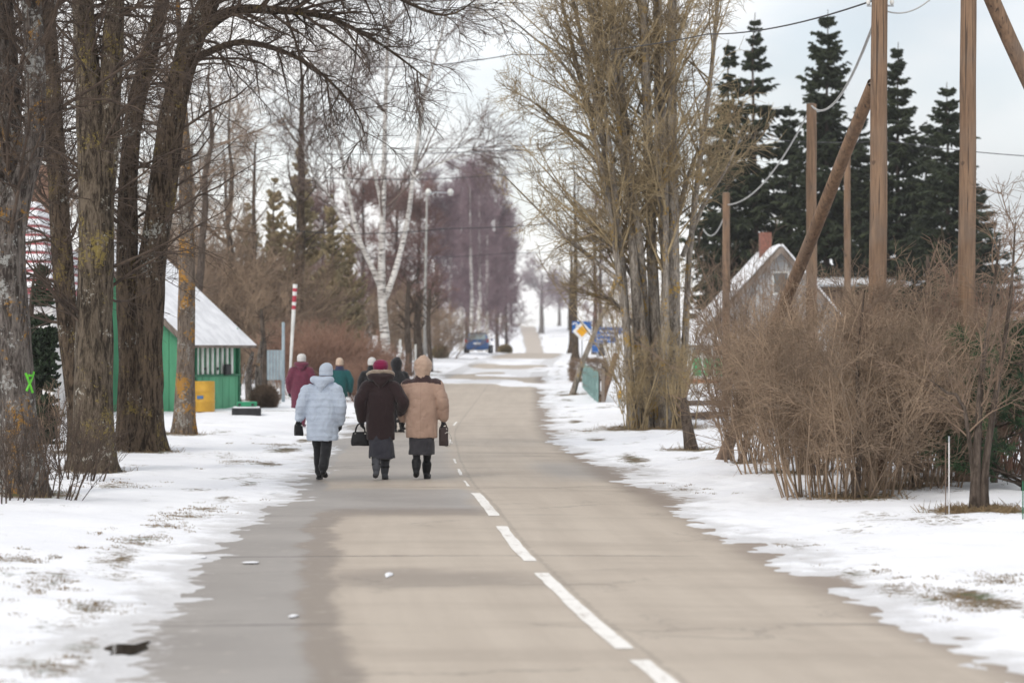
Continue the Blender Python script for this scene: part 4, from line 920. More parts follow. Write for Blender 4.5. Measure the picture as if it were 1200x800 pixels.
def crate():
    b = G(289,60.0); t = thing('garden_box','low dark box with a green lid in the snow right of the green house','box',tuple(b),.1)
    MB().box((-.36,-.3,-.03),(.36,.3,.16)).build('box', M_BLACK, t, bevel=.02)
    MB().box((-.33,-.27,.16),(.33,.27,.20)).build('snow', M_RSNOW, t, bevel=.015)
    MB().box((-.24,-.22,.20),(.26,.22,.32)).build('lid', M_BOXGREEN, t, bevel=.02)
    for x in (-.2,.12): MB().box((x,-.235,.22),(x+.06,-.222,.28)).build('latch', M_BLACK, t)
crate()
# ---- white house with the red roof, far left
def red_house():
    t = thing('white_house','white board house with ribbed red roof streaked with snow','house',tuple(G(-4,56)))
    z0 = -.15; x1 = 1.25; x0 = -6.5; y0 = 0; y1 = 7
    for i in range(17):
        z = z0+.14+i*.175; MB().hexa([(x0,y0-.035,z),(x1,y0-.035,z),(x1,y0,z),(x0,y0,z),(x0,y0-.008,z+.168),(x1,y0-.008,z+.168),(x1,y0,z+.168),(x0,y0,z+.168)]).build('board', M_SIDING, t)
        MB().hexa([(x1,y0,z),(x1+.035,y0,z),(x1+.035,y1,z),(x1,y1,z),(x1,y0,z+.168),(x1+.008,y0,z+.168),(x1+.008,y1,z+.168),(x1,y1,z+.168)]).build('board', M_SIDING, t)
    MB().box((x0,y0,z0),(x1,y1,z0+.14)).build('foundation', M_CONC, t)
    MB().box((x0,y0+.01,z0+.14),(x1-.01,y1,3.1)).build('wall_core', M_SIDING, t)
    MB().box((x1+.0,y0-.06,z0+.14),(x1+.06,y0-.0,3.1)).build('corner_board', M_WHITE, t)
    f = MB().box((-.35,y0-.07,1.0),(.55,y0-.036,2.2)).build('window', M_WHITE, t); MB().box((-.27,y0-.08,1.08),(.08,y0-.071,2.12)).build('pane', M_GLASS, f); MB().box((.13,y0-.08,1.08),(.47,y0-.071,2.12)).build('pane', M_GLASS, f)
    ze, zr = 2.95, 5.2; xe = x1+.12; ye = y0-.4; xr = x1-.95; yr = y0+3
    front = [(x0,ye,ze),(xe,ye,ze),(xr,yr,zr),(x0,yr,zr)]
    side = [(xe,ye,ze),(xe,y1+.4,ze),(xr,yr+.6,zr),(xr,yr,zr)]
    for q in (front, side): MB().slab(q,.06).build('roof_sheet', M_REDR, t)
    rows = 10
    for i in range(rows):           # snow lies between the ribs, each strip on its own
        f0, f1 = i/rows+.035, (i+1)/rows-.005
        a = [Vector(p) for p in front]
        q = [a[0].lerp(a[3],f0), a[1].lerp(a[2],f0), a[1].lerp(a[2],f1), a[0].lerp(a[3],f1)]
        MB().slab([p+Vector((0,-.02,.035)) for p in q],.03).build('snow_strip', M_RSNOW, t)
        a = [Vector(p) for p in side]
        q = [a[0].lerp(a[3],f0), a[1].lerp(a[2],f0), a[1].lerp(a[2],f1), a[0].lerp(a[3],f1)]
        MB().slab([p+Vector((.02,0,.035)) for p in q],.03).build('snow_strip', M_RSNOW, t)
    MB().box((.0,4.0,3.4),(.5,4.5,6.2)).build('chimney', plain('brown_brick',(.23,.14,.10)), t)
red_house()

# ---- house with white roof and green veranda on the right
def right_house():
    d = 94.0; b = G(888,d); t = thing('country_house','low house with steep white roof, brick chimney and green veranda behind the thicket','house',tuple(b)); s = d/F_PX
    def X(px): return (px-888)*s
    def Z(py): return CAM_H-(py-HOR)*s-b[2]
    xl, xr = X(812), X(1008); zt = Z(291); ze = Z(402); xm = X(914); y0, y1 = 0, 8
    MB().prism([(xl,y0,-.3),(xr,y0,-.3),(xr,y0,ze),(xl,y0,ze)],(0,y1,0)).build('walls', M_SIDING, t)
    g = MB().prism([(xl-.0,y0,ze),(xr,y0,ze),(xm,y0,zt-.1)],(0,.12,0)).build('gable', M_RSNOW if 0 else plain('pale_gable_boards',(.44,.44,.44),(.32,.32,.32),2,.7,(6,1,.2)), t)
    f = MB().box((xm-.3,y0-.05,Z(345)),(xm+.35,y0-.002,Z(318))).build('window', M_WHITE, t); MB().box((xm-.24,y0-.06,Z(343)),(xm+.29,y0-.052,Z(320))).build('pane', M_GLASS, f)
    for x, sg in ((xl-.35,1),(xr+.35,-1)):
        k = (zt-ze)/(xm-xl) if sg == 1 else (zt-ze)/(xr-xm); zz = ze-.35*k
        q = [(x,y0-.35,zz),(xm,y0-.35,zt),(xm,y1+.3,zt),(x,y1+.3,zz)]; q = q if sg == 1 else q[::-1]
        q2 = q[::-1]
        MB().slab(q2,.10).build('roof', M_WOODG, t); MB().slab([Vector(p)+Vector((0,0,.10)) for p in q2],.095).build('roof_snow', M_RSNOW, t)
        MB().hexa([(x,y0-.39,zz-.2),(xm,y0-.39,zt-.2),(xm,y0-.355,zt-.2),(x,y0-.355,zz-.2),(x,y0-.39,zz),(xm,y0-.39,zt),(xm,y0-.355,zt),(x,y0-.355,zz)]).build('bargeboard', M_WOODG, t)
    MB().box((X(900),3,zt-1.4),(X(914),3.5,Z(268))).build('chimney', M_BRICK, t)
    # veranda to the left, lower
    vx0, vx1 = X(800), X(868); vz = Z(404); vb = Z(443)
    MB().box((vx0,-1.6,vb),(vx1,2,vz)).build('veranda_wall', M_WHITE, t)
    for i in range(3): MB().box((vx0-.03,-1.55+i*.42,vb+.25),(vx0-.002,-1.35+i*.42,vz-.15)).build('trim', M_GREEN, t)
    for i in range(5):
        x = vx0+.28+i*.42
        if x+.3 > vx1: break
        MB().box((x,-1.64,vb+.12),(x+.32,-1.602,vb+.78)).build('panel', plain('bright_green_paint',(.03,.42,.17),(.03,.33,.14)) if i == 0 else bpy.data.materials['bright_green_paint'], t)
        w_ = MB().box((x,-1.64,vb+.85),(x+.32,-1.602,vz-.08)).build('window', M_WHITE, t); MB().box((x+.04,-1.65,vb+.89),(x+.28,-1.642,vz-.12)).build('pane', M_GLASS, w_)
    MB().slab([(vx0-.25,-1.95,vz-.02),(vx1+.1,-1.95,vz-.02),(vx1+.1,2.0,vz+.95),(vx0-.25,2.0,vz+.95)],.08).build('veranda_roof', M_WOODG, t)
    MB().slab([(vx0-.25,-1.95,vz+.05),(vx1+.1,-1.95,vz+.05),(vx1+.1,2.0,vz+1.02),(vx0-.25,2.0,vz+1.02)],.065).build('veranda_roof_snow', M_RSNOW, t)
    MB().box((vx0-.15,-1.75,-.4),(vx1,-1.4,vb-.004)).build('plinth', plain('orange_brick',(.38,.17,.09),(.28,.12,.07),8), t)
right_house()
def barn():
    d = 104.0; b = G(1040,d); s = d/F_PX; t = thing('barn','long brown board barn with snow along its flat roof edge','barn',tuple(b))
    def X(px): return (px-1040)*s
    x0, x1 = X(962), X(1111); zt = CAM_H-(326-HOR)*s-b[2]; zr = CAM_H-(334-HOR)*s-b[2]; n = 60
    for i in range(n):
        xa = x0+(x1-x0)*i/n; xb = x0+(x1-x0)*(i+1)/n-.012; r = (i*7)%5
        MB().box((xa,-.02-.006*r,-.3),(xb,.02,zr-.02+.01*r)).build('board', M_WOODB if i < n-6 else M_WOODG, t)
    MB().box((x0+.02,.02,-.3),(x1-.02,5,zr-.06)).build('wall_core', M_WOODB, t)
    MB().slab([(x0-.2,-.35,zr),(x1+.2,-.35,zr),(x1+.2,5.3,zr+.5),(x0-.2,5.3,zr+.5)],.08).build('roof', M_STEEL, t)
    MB().slab([(x0-.18,-.33,zr+.14),(x1+.18,-.33,zr+.14),(x1+.18,5.2,zr+.64),(x0-.18,5.2,zr+.64)],.13).build('roof_snow', M_RSNOW, t)
    for f in (.25,.6): MB().box((x0+(x1-x0)*f,-.08,-.2),(x0+(x1-x0)*f+1.2,-.052,1.9)).build('door', M_WOODG, t)
barn()

# ---- wooden poles
GPOLE = 'wooden utility poles right of the road'
def wood_pole(label, p0, p1, r0, r1, seed, name='utility_pole', fittings=True, cat='pole', group=GPOLE):
    p0 = np.array(p0,float); p1 = np.array(p1,float); base = p0.copy(); t = thing(name,label,cat,tuple(base),group=group)
    n = 9; rng = np.random.default_rng(seed); pts = [tuple((p0+(p1-p0)*f)-base+np.append(rng.normal(0,.006,2),0)*(0<f<1)) for f in np.linspace(0,1,n)]; pts[0] = tuple(np.array(pts[0])-(p1-p0)/np.linalg.norm(p1-p0)*.25)
    link('shaft', np_mesh('shaft',[trunk_chunk(pts, list(np.linspace(r0,r1,n)), 18, .3, .018, seed, 0)], M_POLE), t)
    e = np.array(pts[-1]); MB().rings([(e[0],e[1],e[2]-.01,r1*1.0,r1*1.0),(e[0],e[1],e[2]+.02,r1*.55,r1*.55)],16).build('top_cap', M_WOODG, t)
    return t, e
def up(px, d, topy): g = G(px,d); return g, W(px,topy,d)
tA,eA = wood_pole('thick wooden pole that the slanting brace leans on', *(lambda g,w_: (g,w_+np.array([.05,0,0])))(*up(1027,30.5,-60)), .125, .098, 1)
tD,eD = wood_pole('rightmost vertical wooden pole, behind the young twin stemmed tree', *(lambda g,w_: (g,w_+np.array([.05,0,0])))(*up(1131,31.0,-60)), .122, .10, 2)
wood_pole('slanting wooden brace leaning against the thick pole', G(846,38.0), W(1024,98,30.9), .098, .085, 3, 'pole_brace')
wood_pole('slanting wooden brace at the upper right corner of the picture', (9.6,33.5,float(ground_z(9.6,33.5))), W(1150,-30,31.2), .115, .10, 4, 'pole_brace')
wood_pole('middle wooden pole whose top shows left of the brace', *up(951,56,122), .135, .115, 5)
tY,eY = wood_pole('thin yellowish lamp pole between the brace and the thick pole', *up(993,64,180), .10, .085, 6)
wood_pole('shortest wooden pole of the row, left of the white roof', *up(851,74,226), .13, .11, 7)
MB().tube([eY+np.array([0,0,-.15]),eY+np.array([.05,-.1,.25]),eY+np.array([.1,-.35,.35])],.025,8).build('lamp_arm', M_STEEL, tY)
MB().rings([(eY[0]+.1,eY[1]-.5,eY[2]+.25,.06,.14),(eY[0]+.1,eY[1]-.5,eY[2]+.33,.13,.26),(eY[0]+.1,eY[1]-.5,eY[2]+.42,.08,.18)],16).build('lamp_head', M_WHITE, tY, True)
for tt, e, zs in ((tA,eA,(-.72,)),(tD,eD,(-.62,))):
    for z in zs:
        MB().tube([(e[0]-.17,e[1],e[2]+z),(e[0]+.17,e[1],e[2]+z)],.012,6).build('bolt', M_STEEL, tt)
        for sx in (-.15,.15): MB().rings([(e[0]+sx,e[1],e[2]+z+.01,.018,.018),(e[0]+sx,e[1],e[2]+z+.05,.030,.030),(e[0]+sx,e[1],e[2]+z+.07,.02,.02),(e[0]+sx,e[1],e[2]+z+.10,.026,.026),(e[0]+sx,e[1],e[2]+z+.115,.012,.012)],10).build('insulator', M_WHITE, tt, True)
wood_pole('short reddish post leaning right beside the teal fence', G(705,72.5), W(722,415,73.5), .10, .085, 8, 'leaning_post', group=None, cat='post')
hero('olive leaning trunk before the yellow diamond sign', 82.0, [([(670,520),(681,430),(699,385),(716,345),(728,300),(738,230)], [.11,.10,.09,.085,.07,.03])], B_OCHR, 401, specs=[dict(n=18,t=(.62,1),ang=(25,60),Ln=2.0,K=6,up=.05,wig=.12,rs=.5,rmax=.03,rmin=.011),dict(n=6,t=(.1,1),ang=(25,60),Ln=.9,K=4,up=.06,wig=.14,rs=.6,rmin=.008),dict(n=4,t=(.1,1),ang=(25,60),Ln=.45,K=3,wig=.14,rs=.6,rmin=.006)], shoots=None, group=None, twig=T_OCHR)
hero('short dark leaning stump between the many stemmed tree and the thicket', 42.0, [([(812,530),(808,512),(804,490),(801,466)], [.11,.10,.09,.06])], B_BROWN, 402, specs=[dict(n=6,t=(.6,1),ang=(30,60),Ln=.5,K=4,wig=.12,rs=.3,rmin=.006)], shoots=None, group=None, twig=T_BROWN)

# ---- wires
M_WIRE = plain('cable', (.05,.05,.055), (.035,.035,.04), 3, .6, bump=0); M_CABLE = plain('pale_cable', (.45,.45,.44), (.38,.38,.37), 3, .6, bump=0)
def wire(label, pts, r=.008, sag=.3, mat=None):
    P = []; n = 14
    for a, b in zip(pts[:-1], pts[1:]):
        a, b = np.array(a,float), np.array(b,float)
        for k in range(n): f = k/n; P.append(a+(b-a)*f-np.array([0,0,4*f*(1-f)*sag]))
    P.append(np.array(pts[-1],float)); o = np.array(P[0])
    MB_ = MB().tube([tuple(p-o) for p in P], r, 5); ob = MB_.build('overhead_wire', mat or M_WIRE, None, True, loc=tuple(o)); tag(ob,label,'wire','overhead wires')
wire('pale cable sagging from the thick pole past the shorter poles', [W(1031,8,30.5),W(951,124,56),W(853,240,74),W(824,268,90)], .022, .55, M_CABLE)
wire('overhead wire running from the thick pole across the top of the picture', [W(1031,-2,30.5),W(830,40,45),W(600,64,60),W(420,78,70)], .012, .12)
wire('short looped cable between the two tallest poles', [W(1031,10,30.5),W(1098,-8,30.8)], .010, .14, M_CABLE)
wire('lower overhead wire crossing the road before the big birch', [W(800,168,92),W(600,176,90),W(380,181,88)], .014, .05)
wire('upper wire of the close pair above the street lamp', [W(820,160,98),W(600,171,96),W(420,174,95)], .014, .05)
wire('overhead wire just above the street lamp heads', [W(760,185,100),W(560,207,96),W(380,208,92)], .016, .1)
wire('overhead wire crossing below the street lamp heads', [W(780,248,100),W(520,268,90),W(340,270,88)], .016, .15)
wire('faint lower wire across the far purple trees', [W(780,285,130),W(590,297,125),W(430,302,120)], .014, .1)
wire('overhead wire at the right edge behind the spruces', [W(870,160,70),W(1040,165,66),W(1300,187,60)], .012, .1)

# ---- street lamp, signs, posts
def lamp():
    d = 118.0; g = G(498,d); t = thing('street_lamp','tall grey street lamp with two white heads left of the road','street lamp',tuple(g)); s = d/F_PX; H = W(500,226,d)[2]-g[2]
    MB().tube([(0,0,-.1),(0,0,H*.35),(.05,0,H*.7),(.10,0,H)],[.10,.08,.06,.045],12).build('pole', M_CONC, t, True)
    MB().tube([(.10,0,H-.05),(.5,0,H+.02),(1.1,0,H+.0)],.03,8).build('arm', M_STEEL, t)
    for x, y in ((.16,0),(1.25,0)):
        hd = MB().rings([(x,y,H-.10,.04,.04),(x,y,H-.06,.13,.13),(x,y,H+.06,.16,.16),(x,y,H+.14,.11,.11),(x,y,H+.2,.05,.05)],16).build('lamp_head', M_WHITE, t, True)
        MB().rings([(x,y,H-.14,.08,.08),(x,y,H-.102,.15,.15)],16).build('diffuser', M_SIDING, hd, True)
lamp()
M_SBLUE = plain('sign_blue', (.02,.13,.42), (.018,.11,.37), 3, .45); M_SYEL = plain('sign_yellow', (.80,.40,.02), (.75,.37,.02), 3, .45); M_SWH = plain('sign_white', (.80,.80,.80), (.74,.74,.74), 3, .45)
def priority_sign():
    d = 118.0; b = G(682,d); t = thing('road_sign','yellow diamond priority sign before a blue arrow sign','road sign',tuple(b)); zc_ = W(682,388,d)[2]-b[2]; r = .47
    MB().tube([(0,.04,-.1),(0,.04,zc_+.45)],.035,10).build('post', M_STEEL, t)
    def dia(q,y0,y1,m,nm): MB().prism([(0,y0,zc_+q),(q,y0,zc_),(0,y0,zc_-q),(-q,y0,zc_)],(0,y1-y0,0)).build(nm,m,t)
    dia(r,-.02,0,M_SWH,'white_border'); dia(r*.60,-.026,-.021,M_SYEL,'yellow_centre')
    bl = MB().box((-.48,.006,zc_-.08),(.46,.02,zc_+.48)).build('blue_board', M_SBLUE, t)
    MB().tube([(-.36+.11*math.cos(a)+.02,.002,zc_+.29+.11*math.sin(a)) for a in np.linspace(-.3,2.9,12)],.030,6).build('white_arrow', M_SWH, bl)
    MB().prism([(-.27,.0,zc_+.16),(-.15,.0,zc_+.28),(-.32,.0,zc_+.30)],(0,.004,0)).build('arrow_head', M_SWH, bl)
priority_sign()
def direction_sign():
    d = 113.0; b = G(712,d); t = thing('direction_sign','blue direction signs with white lettering half hidden by twigs','road sign',tuple(b)); s = d/F_PX
    def X(px): return (px-712)*s
    def Z(py): return CAM_H-(py-HOR)*s-b[2]
    for px in (700,722): MB().tube([(X(px),.05,-.1),(X(px),.05,Z(382))],.035,8).build('post', M_STEEL, t)
    rng = np.random.default_rng(5)
    for (x0,x1,y0,y1) in ((699,729,383,392),(695,721,393,402),(694,701,404,413)):
        bd = MB().box((X(x0),-.0,Z(y1)),(X(x1),.02,Z(y0))).build('board', M_SBLUE, t)
        MB().prism([(X(x0)+.03,-.004,Z(y1)+.02),(X(x1)-.03,-.004,Z(y1)+.02),(X(x1)-.03,-.004,Z(y1)+.035),(X(x0)+.03,-.004,Z(y1)+.035)],(0,.003,0)).build('white_edge', M_SWH, bd)
        MB().prism([(X(x0)+.03,-.004,Z(y0)-.035),(X(x1)-.03,-.004,Z(y0)-.035),(X(x1)-.03,-.004,Z(y0)-.02),(X(x0)+.03,-.004,Z(y0)-.02)],(0,.003,0)).build('white_edge', M_SWH, bd)
        if x1-x0 > 20:
            x = X(x0)+.15
            while x < X(x1)-.2:                      # blurred lettering: letter sized strokes
                w_ = rng.uniform(.03,.07); hgt = rng.uniform(.08,.13); MB().box((x,-.006,(Z(y0)+Z(y1))/2-.07),(x+w_,-.001,(Z(y0)+Z(y1))/2-.07+hgt)).build('letter_stroke', M_SWH, bd); x += w_+rng.uniform(.035,.06)
direction_sign()
def simple_post(name,label,px,d,topy,r,mat,cat,cap=None,lean=0):
    b = G(px,d); t = thing(name,label,cat,tuple(b)); H = W(px,topy,d)[2]-b[2]
    MB().tube([(0,0,-.1),(lean*.5,0,H*.5),(lean,0,H)],[r,r*.95,r*.9],10).build('shaft', mat, t, True)
    if cap: MB().tube([(lean*(H-cap[1])/H,0,H-cap[1]),(lean,0,H+.01)],[r*1.25,r*1.2],10).build('cap', cap[0], t)
    else: MB().rings([(lean,0,H,r*.9,r*.9),(lean,0,H+.02,r*.4,r*.4)],10).build('cap', mat, t)
    return t, H
simple_post('marker_post','blue grey marker post with yellow top beside the leaning reddish post',726,68,458,.035,M_GREYB,'post',(M_YELL,.22))
simple_post('garden_stake','thin grey stake right of the yellow topped marker post',731,66,462,.016,M_WOODG,'stake')
simple_post('garden_stake','white plastic stake left of the young twin stemmed tree',1112,25.0,512,.0065,M_SIDING,'stake',(M_STEEL,.05))
simple_post('garden_stake','thin rusty stake just left of the white plastic stake',1108,25.0,520,.006,M_WOODB,'stake')
simple_post('fence_post','thin green metal post at the right picture edge',1198.5,24.0,565,.007,M_DGREEN,'post')
t_, H_ = simple_post('marker_post','blue grey post beside the red and white pole',332,72,378,.05,M_GREYB,'post')
def striped_pole():
    b = G(338,74); t = thing('striped_pole','leaning white pole with red bands before the olive evergreens','pole',tuple(b)); s = 74/F_PX; H = W(341,333,74)[2]-b[2]; L_ = (342-334)*s
    cuts = [(0,.78,M_WHITE),(.78,.815,M_REDP),(.815,.845,M_WHITE),(.845,.90,M_REDP),(.90,.935,M_WHITE),(.935,.965,M_REDP),(.965,1,M_WHITE)]
    for a,c,m in cuts: MB().tube([(L_*a,0,H*a-(.1 if a==0 else 0)),(L_*c,0,H*c)],[.025+.045*a,.025+.045*c],12).build('white_band' if m is M_WHITE else 'red_band', m, t)
M_REDP = plain('red_paint', (.45,.045,.07), (.36,.04,.06), 4, .5)
striped_pole()
simple_post('trunk_marker','white painted post right of the big birch foot',469,100,398,.05,M_WHITE,'post')
simple_post('trunk_marker','white painted post between the lopped trunks',487,104,404,.045,M_WHITE,'post')
def board_panel(name,label,px,d,x0,x1,y0,y1,mat,cat,n=4):
    b = G(px,d); s = d/F_PX; t = thing(name,label,cat,tuple(b)); H0 = max(0.02,CAM_H-(y1-HOR)*s-b[2]); H1 = CAM_H-(y0-HOR)*s-b[2]; w_ = (x1-x0)*s
    for i in range(n): MB().box((-w_/2+w_*i/n,-.012-.004*(i%2),H0),(-w_/2+w_*(i+1)/n-.012,.012,H1)).build('plank', mat, t)
    for x in (-w_*.4,w_*.4): MB().box((x-.03,.0125,-.15),(x+.03,.06,H1-.03)).build('post', M_WOODG, t)
board_panel('plank_fence','pale grey blue plank fence left of the hedge',322,73,313,331,410,445,M_GREYB,'fence',5)
board_panel('notice_board','small white board beside the big birch trunk',440,97,436,443,393,412,M_SIDING,'board',2)
board_panel('low_fence','low grey plank fence behind the round clipped bush',326,63,300,352,481,492,M_WOODG,'fence',3)
# dead stumps by the green house
for px, d, topy, lab, sd in ((305,70,395,'pale dead stump right of the small thuja',1),(312,74,362,'tall leaning dead trunk behind the clipped bush',2),(293,72,412,'short pale stump behind the small thuja',3)):
    hero(lab, d, [([(px,500),(px-2,(topy+470)/2),(px+(-6 if sd==2 else 3),topy)], [.13,.10,.05])], B_GREY if sd != 2 else B_BROWN, 410+sd, specs=[dict(n=7,t=(.5,1),ang=(30,70),Ln=.7,K=5,wig=.2,rs=.4,rmin=.012),dict(n=4,t=(.2,1),ang=(30,60),Ln=.4,K=3,wig=.2,rs=.6,rmin=.008)], shoots=None, group='dead stumps beside the green house', name='dead_stump')
# lopped trees by the lamp
for px, d, topy, r, lab, sd in ((478,108,330,.17,'lopped brown tree left of the street lamp pole',1),(490,110,352,.24,'thick lopped trunk hugging the street lamp',2),(503,116,340,.14,'lopped slim tree right of the street lamp',3)):
    hero(lab, d, [([(px,520),(px+1,420),(px-1,380),(px+1,topy)], [r,r*.95,r*.85,r*.5])], B_BROWN, 420+sd, specs=[dict(n=16,t=(.45,1),ang=(30,60),Ln=1.2,K=6,up=.10,wig=.16,rs=.35,rmax=.05,rmin=.03,taper=.6),dict(n=4,t=(.3,1),ang=(20,50),Ln=.7,K=4,up=.05,wig=.15,rs=.6,rmin=.012)], shoots=None, group='lopped trees by the street lamp')
# teal fence
def teal_fence():
    y0, y1 = 72.0, 90.0; M_TEAL = plain('faded_teal_paint', (.22,.36,.34), (.16,.27,.26), 3, .7)
    b = np.array([2.56,y0,float(ground_z(2.56,y0))]); t = thing('picket_fence','short faded teal board fence beside the road','fence',tuple(b)); n = 34
    for i in range(n):
        y = (y1-y0)*i/n; x = .06*i/n+ .012*(i%3); z = float(ground_z(b[0]+x,y0+y))-b[2]; h = .88+.03*((i*7)%4)
        MB().hexa([(x-.012,y,z-.05),(x+.012,y,z-.05),(x+.012,y+.38,z-.05),(x-.012,y+.38,z-.05),(x-.012,y,z+h),(x+.012,y,z+h),(x+.012,y+.38,z+h-.02),(x-.012,y+.38,z+h-.02)]).build('plank', M_TEAL, t)
    for z in (.25,.7): MB().box((.05,0,z),(.10,y1-y0,z+.08)).build('rail', M_WOODG, t)
    for i in range(6): y = (y1-y0)*i/5; MB().box((.10,y,-.2),(.2,y+.1,1.0)).build('post', M_WOODG, t)
teal_fence()
# stones and boards lying behind the thicket by the veranda
for k,(px,d,lab) in enumerate(((815,68,'weathered board pile in the snow below the green veranda'),(828,58,'second board pile, nearer the thicket'),)):
    b = G(px,d); t = thing('board_pile',lab,'boards',tuple(b),.2+k,'board piles in the snow'); rng = np.random.default_rng(k)
    for i in range(6): MB().box((-1.2+rng.uniform(-.2,.2),-.3+.1*i,-.02+.06*(i%3)),(1.1+rng.uniform(-.2,.2),-.21+.1*i,.03+.06*(i%3))).build('plank', M_WOODB, t)

# ---- blue hatchback
def car():
    d = 176.0; x = WX(559,d); z = float(ground_z(x,d)); t = thing('parked_car','blue hatchback car seen from behind on the snowy road edge','car',(x,d,z+.04),RAD(-3))
    MC = NT('car_blue'); MC.col((.025,.095,.27)); MC.rough(.25); MC.b.inputs['Coat Weight'].default_value = .6; MC = MC.m
    RED = plain('tail_light_red',(.45,.02,.03),(.35,.015,.02),3,.25,bump=0); L2 = 2.0
    # body: stations along y (rear y=0, front y=4), half profile ring of (x,z)
    secs = [(0.0,.72,.35,.80),(.06,.80,.28,.92),(.35,.86,.24,.97),(1.0,.875,.22,.98),(2.0,.88,.22,.97),(2.9,.875,.22,.93),(3.5,.83,.24,.84),(3.9,.72,.28,.72),(4.02,.55,.34,.62)]
    V = []; m = 16
    for (y,hw,zb,zt) in secs:
        for k in range(m):
            a = 2*math.pi*k/m; c, s_ = math.cos(a), math.sin(a); V.append((hw*math.copysign(abs(c)**.42,c), y, (zb+zt)/2+(zt-zb)/2*math.copysign(abs(s_)**.5,s_)))
    n = len(secs); Fc = [(i*m+k,i*m+(k+1)%m,(i+1)*m+(k+1)%m,(i+1)*m+k) for i in range(n-1) for k in range(m)]+[tuple(range(m)),tuple((n-1)*m+k for k in range(m))[::-1]]
    body = MB().add(V,Fc).build('body', MC, t, True)
    cab = [(.10,.74,.92),(.32,.72,1.22),(.60,.66,1.44),(1.1,.64,1.50),(1.9,.62,1.47),(2.5,.66,1.20),(3.0,.74,.92)]
    V = []
    for y,hw,z_ in cab: V += [(-.80 if z_ < 1 else -hw-.08,y,.92),(-hw,y,z_-.03),(-hw*.6,y,z_),(hw*.6,y,z_),(hw,y,z_-.03),(.80 if z_ < 1 else hw+.08,y,.92)]
    Fc = [(i*6+k,i*6+k+1,(i+1)*6+k+1,(i+1)*6+k) for i in range(len(cab)-1) for k in range(5)]
    MB().add(V,Fc).build('cabin', MC, t, True)
    MB().slab([(-.62,.11,1.02),(.62,.11,1.02),(.55,.50,1.41),(-.55,.50,1.41)],.012).build('rear_window', plain('pale_glass',(.30,.40,.42),(.25,.34,.36),1,.1,bump=0,spec=.7), t)
    for sx in (-1,1):
        MB().slab([(sx*.745,.75,1.0),(sx*.775,2.4,1.0),(sx*.70,2.1,1.36),(sx*.70,.85,1.38)][::sx],.015).build('side_window', M_GLASS, t)
        MB().box((sx*.80-.10,-.02,.80),(sx*.80+.06,.12,1.02)).build('tail_light', RED, t, bevel=.02)
        MB().ball((sx*.95,2.35,1.0),.10,.06,.08).build('mirror', MC, t, True)
        for y in (.70,3.15):
            w_ = MB(); yy = y; w_.add([(sx*.88+dx,yy+.31*math.cos(a),.31+.31*math.sin(a)) for dx in (-.10,.10) for a in np.linspace(0,2*math.pi,20,endpoint=False)],[(k,(k+1)%20,20+(k+1)%20,20+k) for k in range(20)]+[tuple(range(20)),tuple(range(20,40))])
            wo_ = w_.build('wheel', M_BLACK, t); r_ = MB().add([(sx*.99,yy+.19*math.cos(a),.31+.19*math.sin(a)) for a in np.linspace(0,2*math.pi,16,endpoint=False)]+[(sx*.975,yy+.19*math.cos(a),.31+.19*math.sin(a)) for a in np.linspace(0,2*math.pi,16,endpoint=False)],[tuple(range(16))]+[(k,(k+1)%16,16+(k+1)%16,16+k) for k in range(16)]); r_.build('rim', M_STEEL, wo_)
    MB().box((-.78,-.09,.34),(.78,.05,.56)).build('bumper', MC, t, bevel=.03)
    MB().box((-.26,-.03,.66),(.26,-.008,.78)).build('number_plate', M_SWH, t)
    MB().box((-.60,.62,1.49),(.60,1.9,1.53)).build('roof_snow', M_STEEL, t, bevel=.02)
    MB().tube([(-.05,-.02,.88),(.05,-.02,.88)],.03,8).build('badge', M_STEEL, t)
car()
# green paint mark on the trunk at the left edge
def spray():
    # strokes set on the bark surface: find the bark in front of a point on the trunk axis
    tr = [o for o in bpy.data.objects if o.name.startswith('trunk') and o.parent and 'green paint mark' in o.parent.get('label','')][0]
    root = tr.parent; dg = bpy.context.evaluated_depsgraph_get(); dg.update(); mb = MB()
    def hit(px,py):
        a = W(px,py,20.0)-np.array(root.location); b_ = W(px,py,30.0)-W(px,py,20.0); ok,loc,nor,_ = tr.ray_cast(Vector(a), Vector(b_).normalized()); return (loc+nor*.004) if ok else None
    for pts in ([(30,437),(34,448),(38,460)],[(39,436),(36,446),(31,458)],[(33,440),(38,440)]):
        q = [hit(*p) for p in pts]
        if all(x is not None for x in q): mb.tube(q, .016, 6)
    if mb.v: mb.build('paint_mark', MAT_GREEN_SPRAY, root)['label'] = 'green spray painted cross'
bpy.context.view_layer.update(); spray()
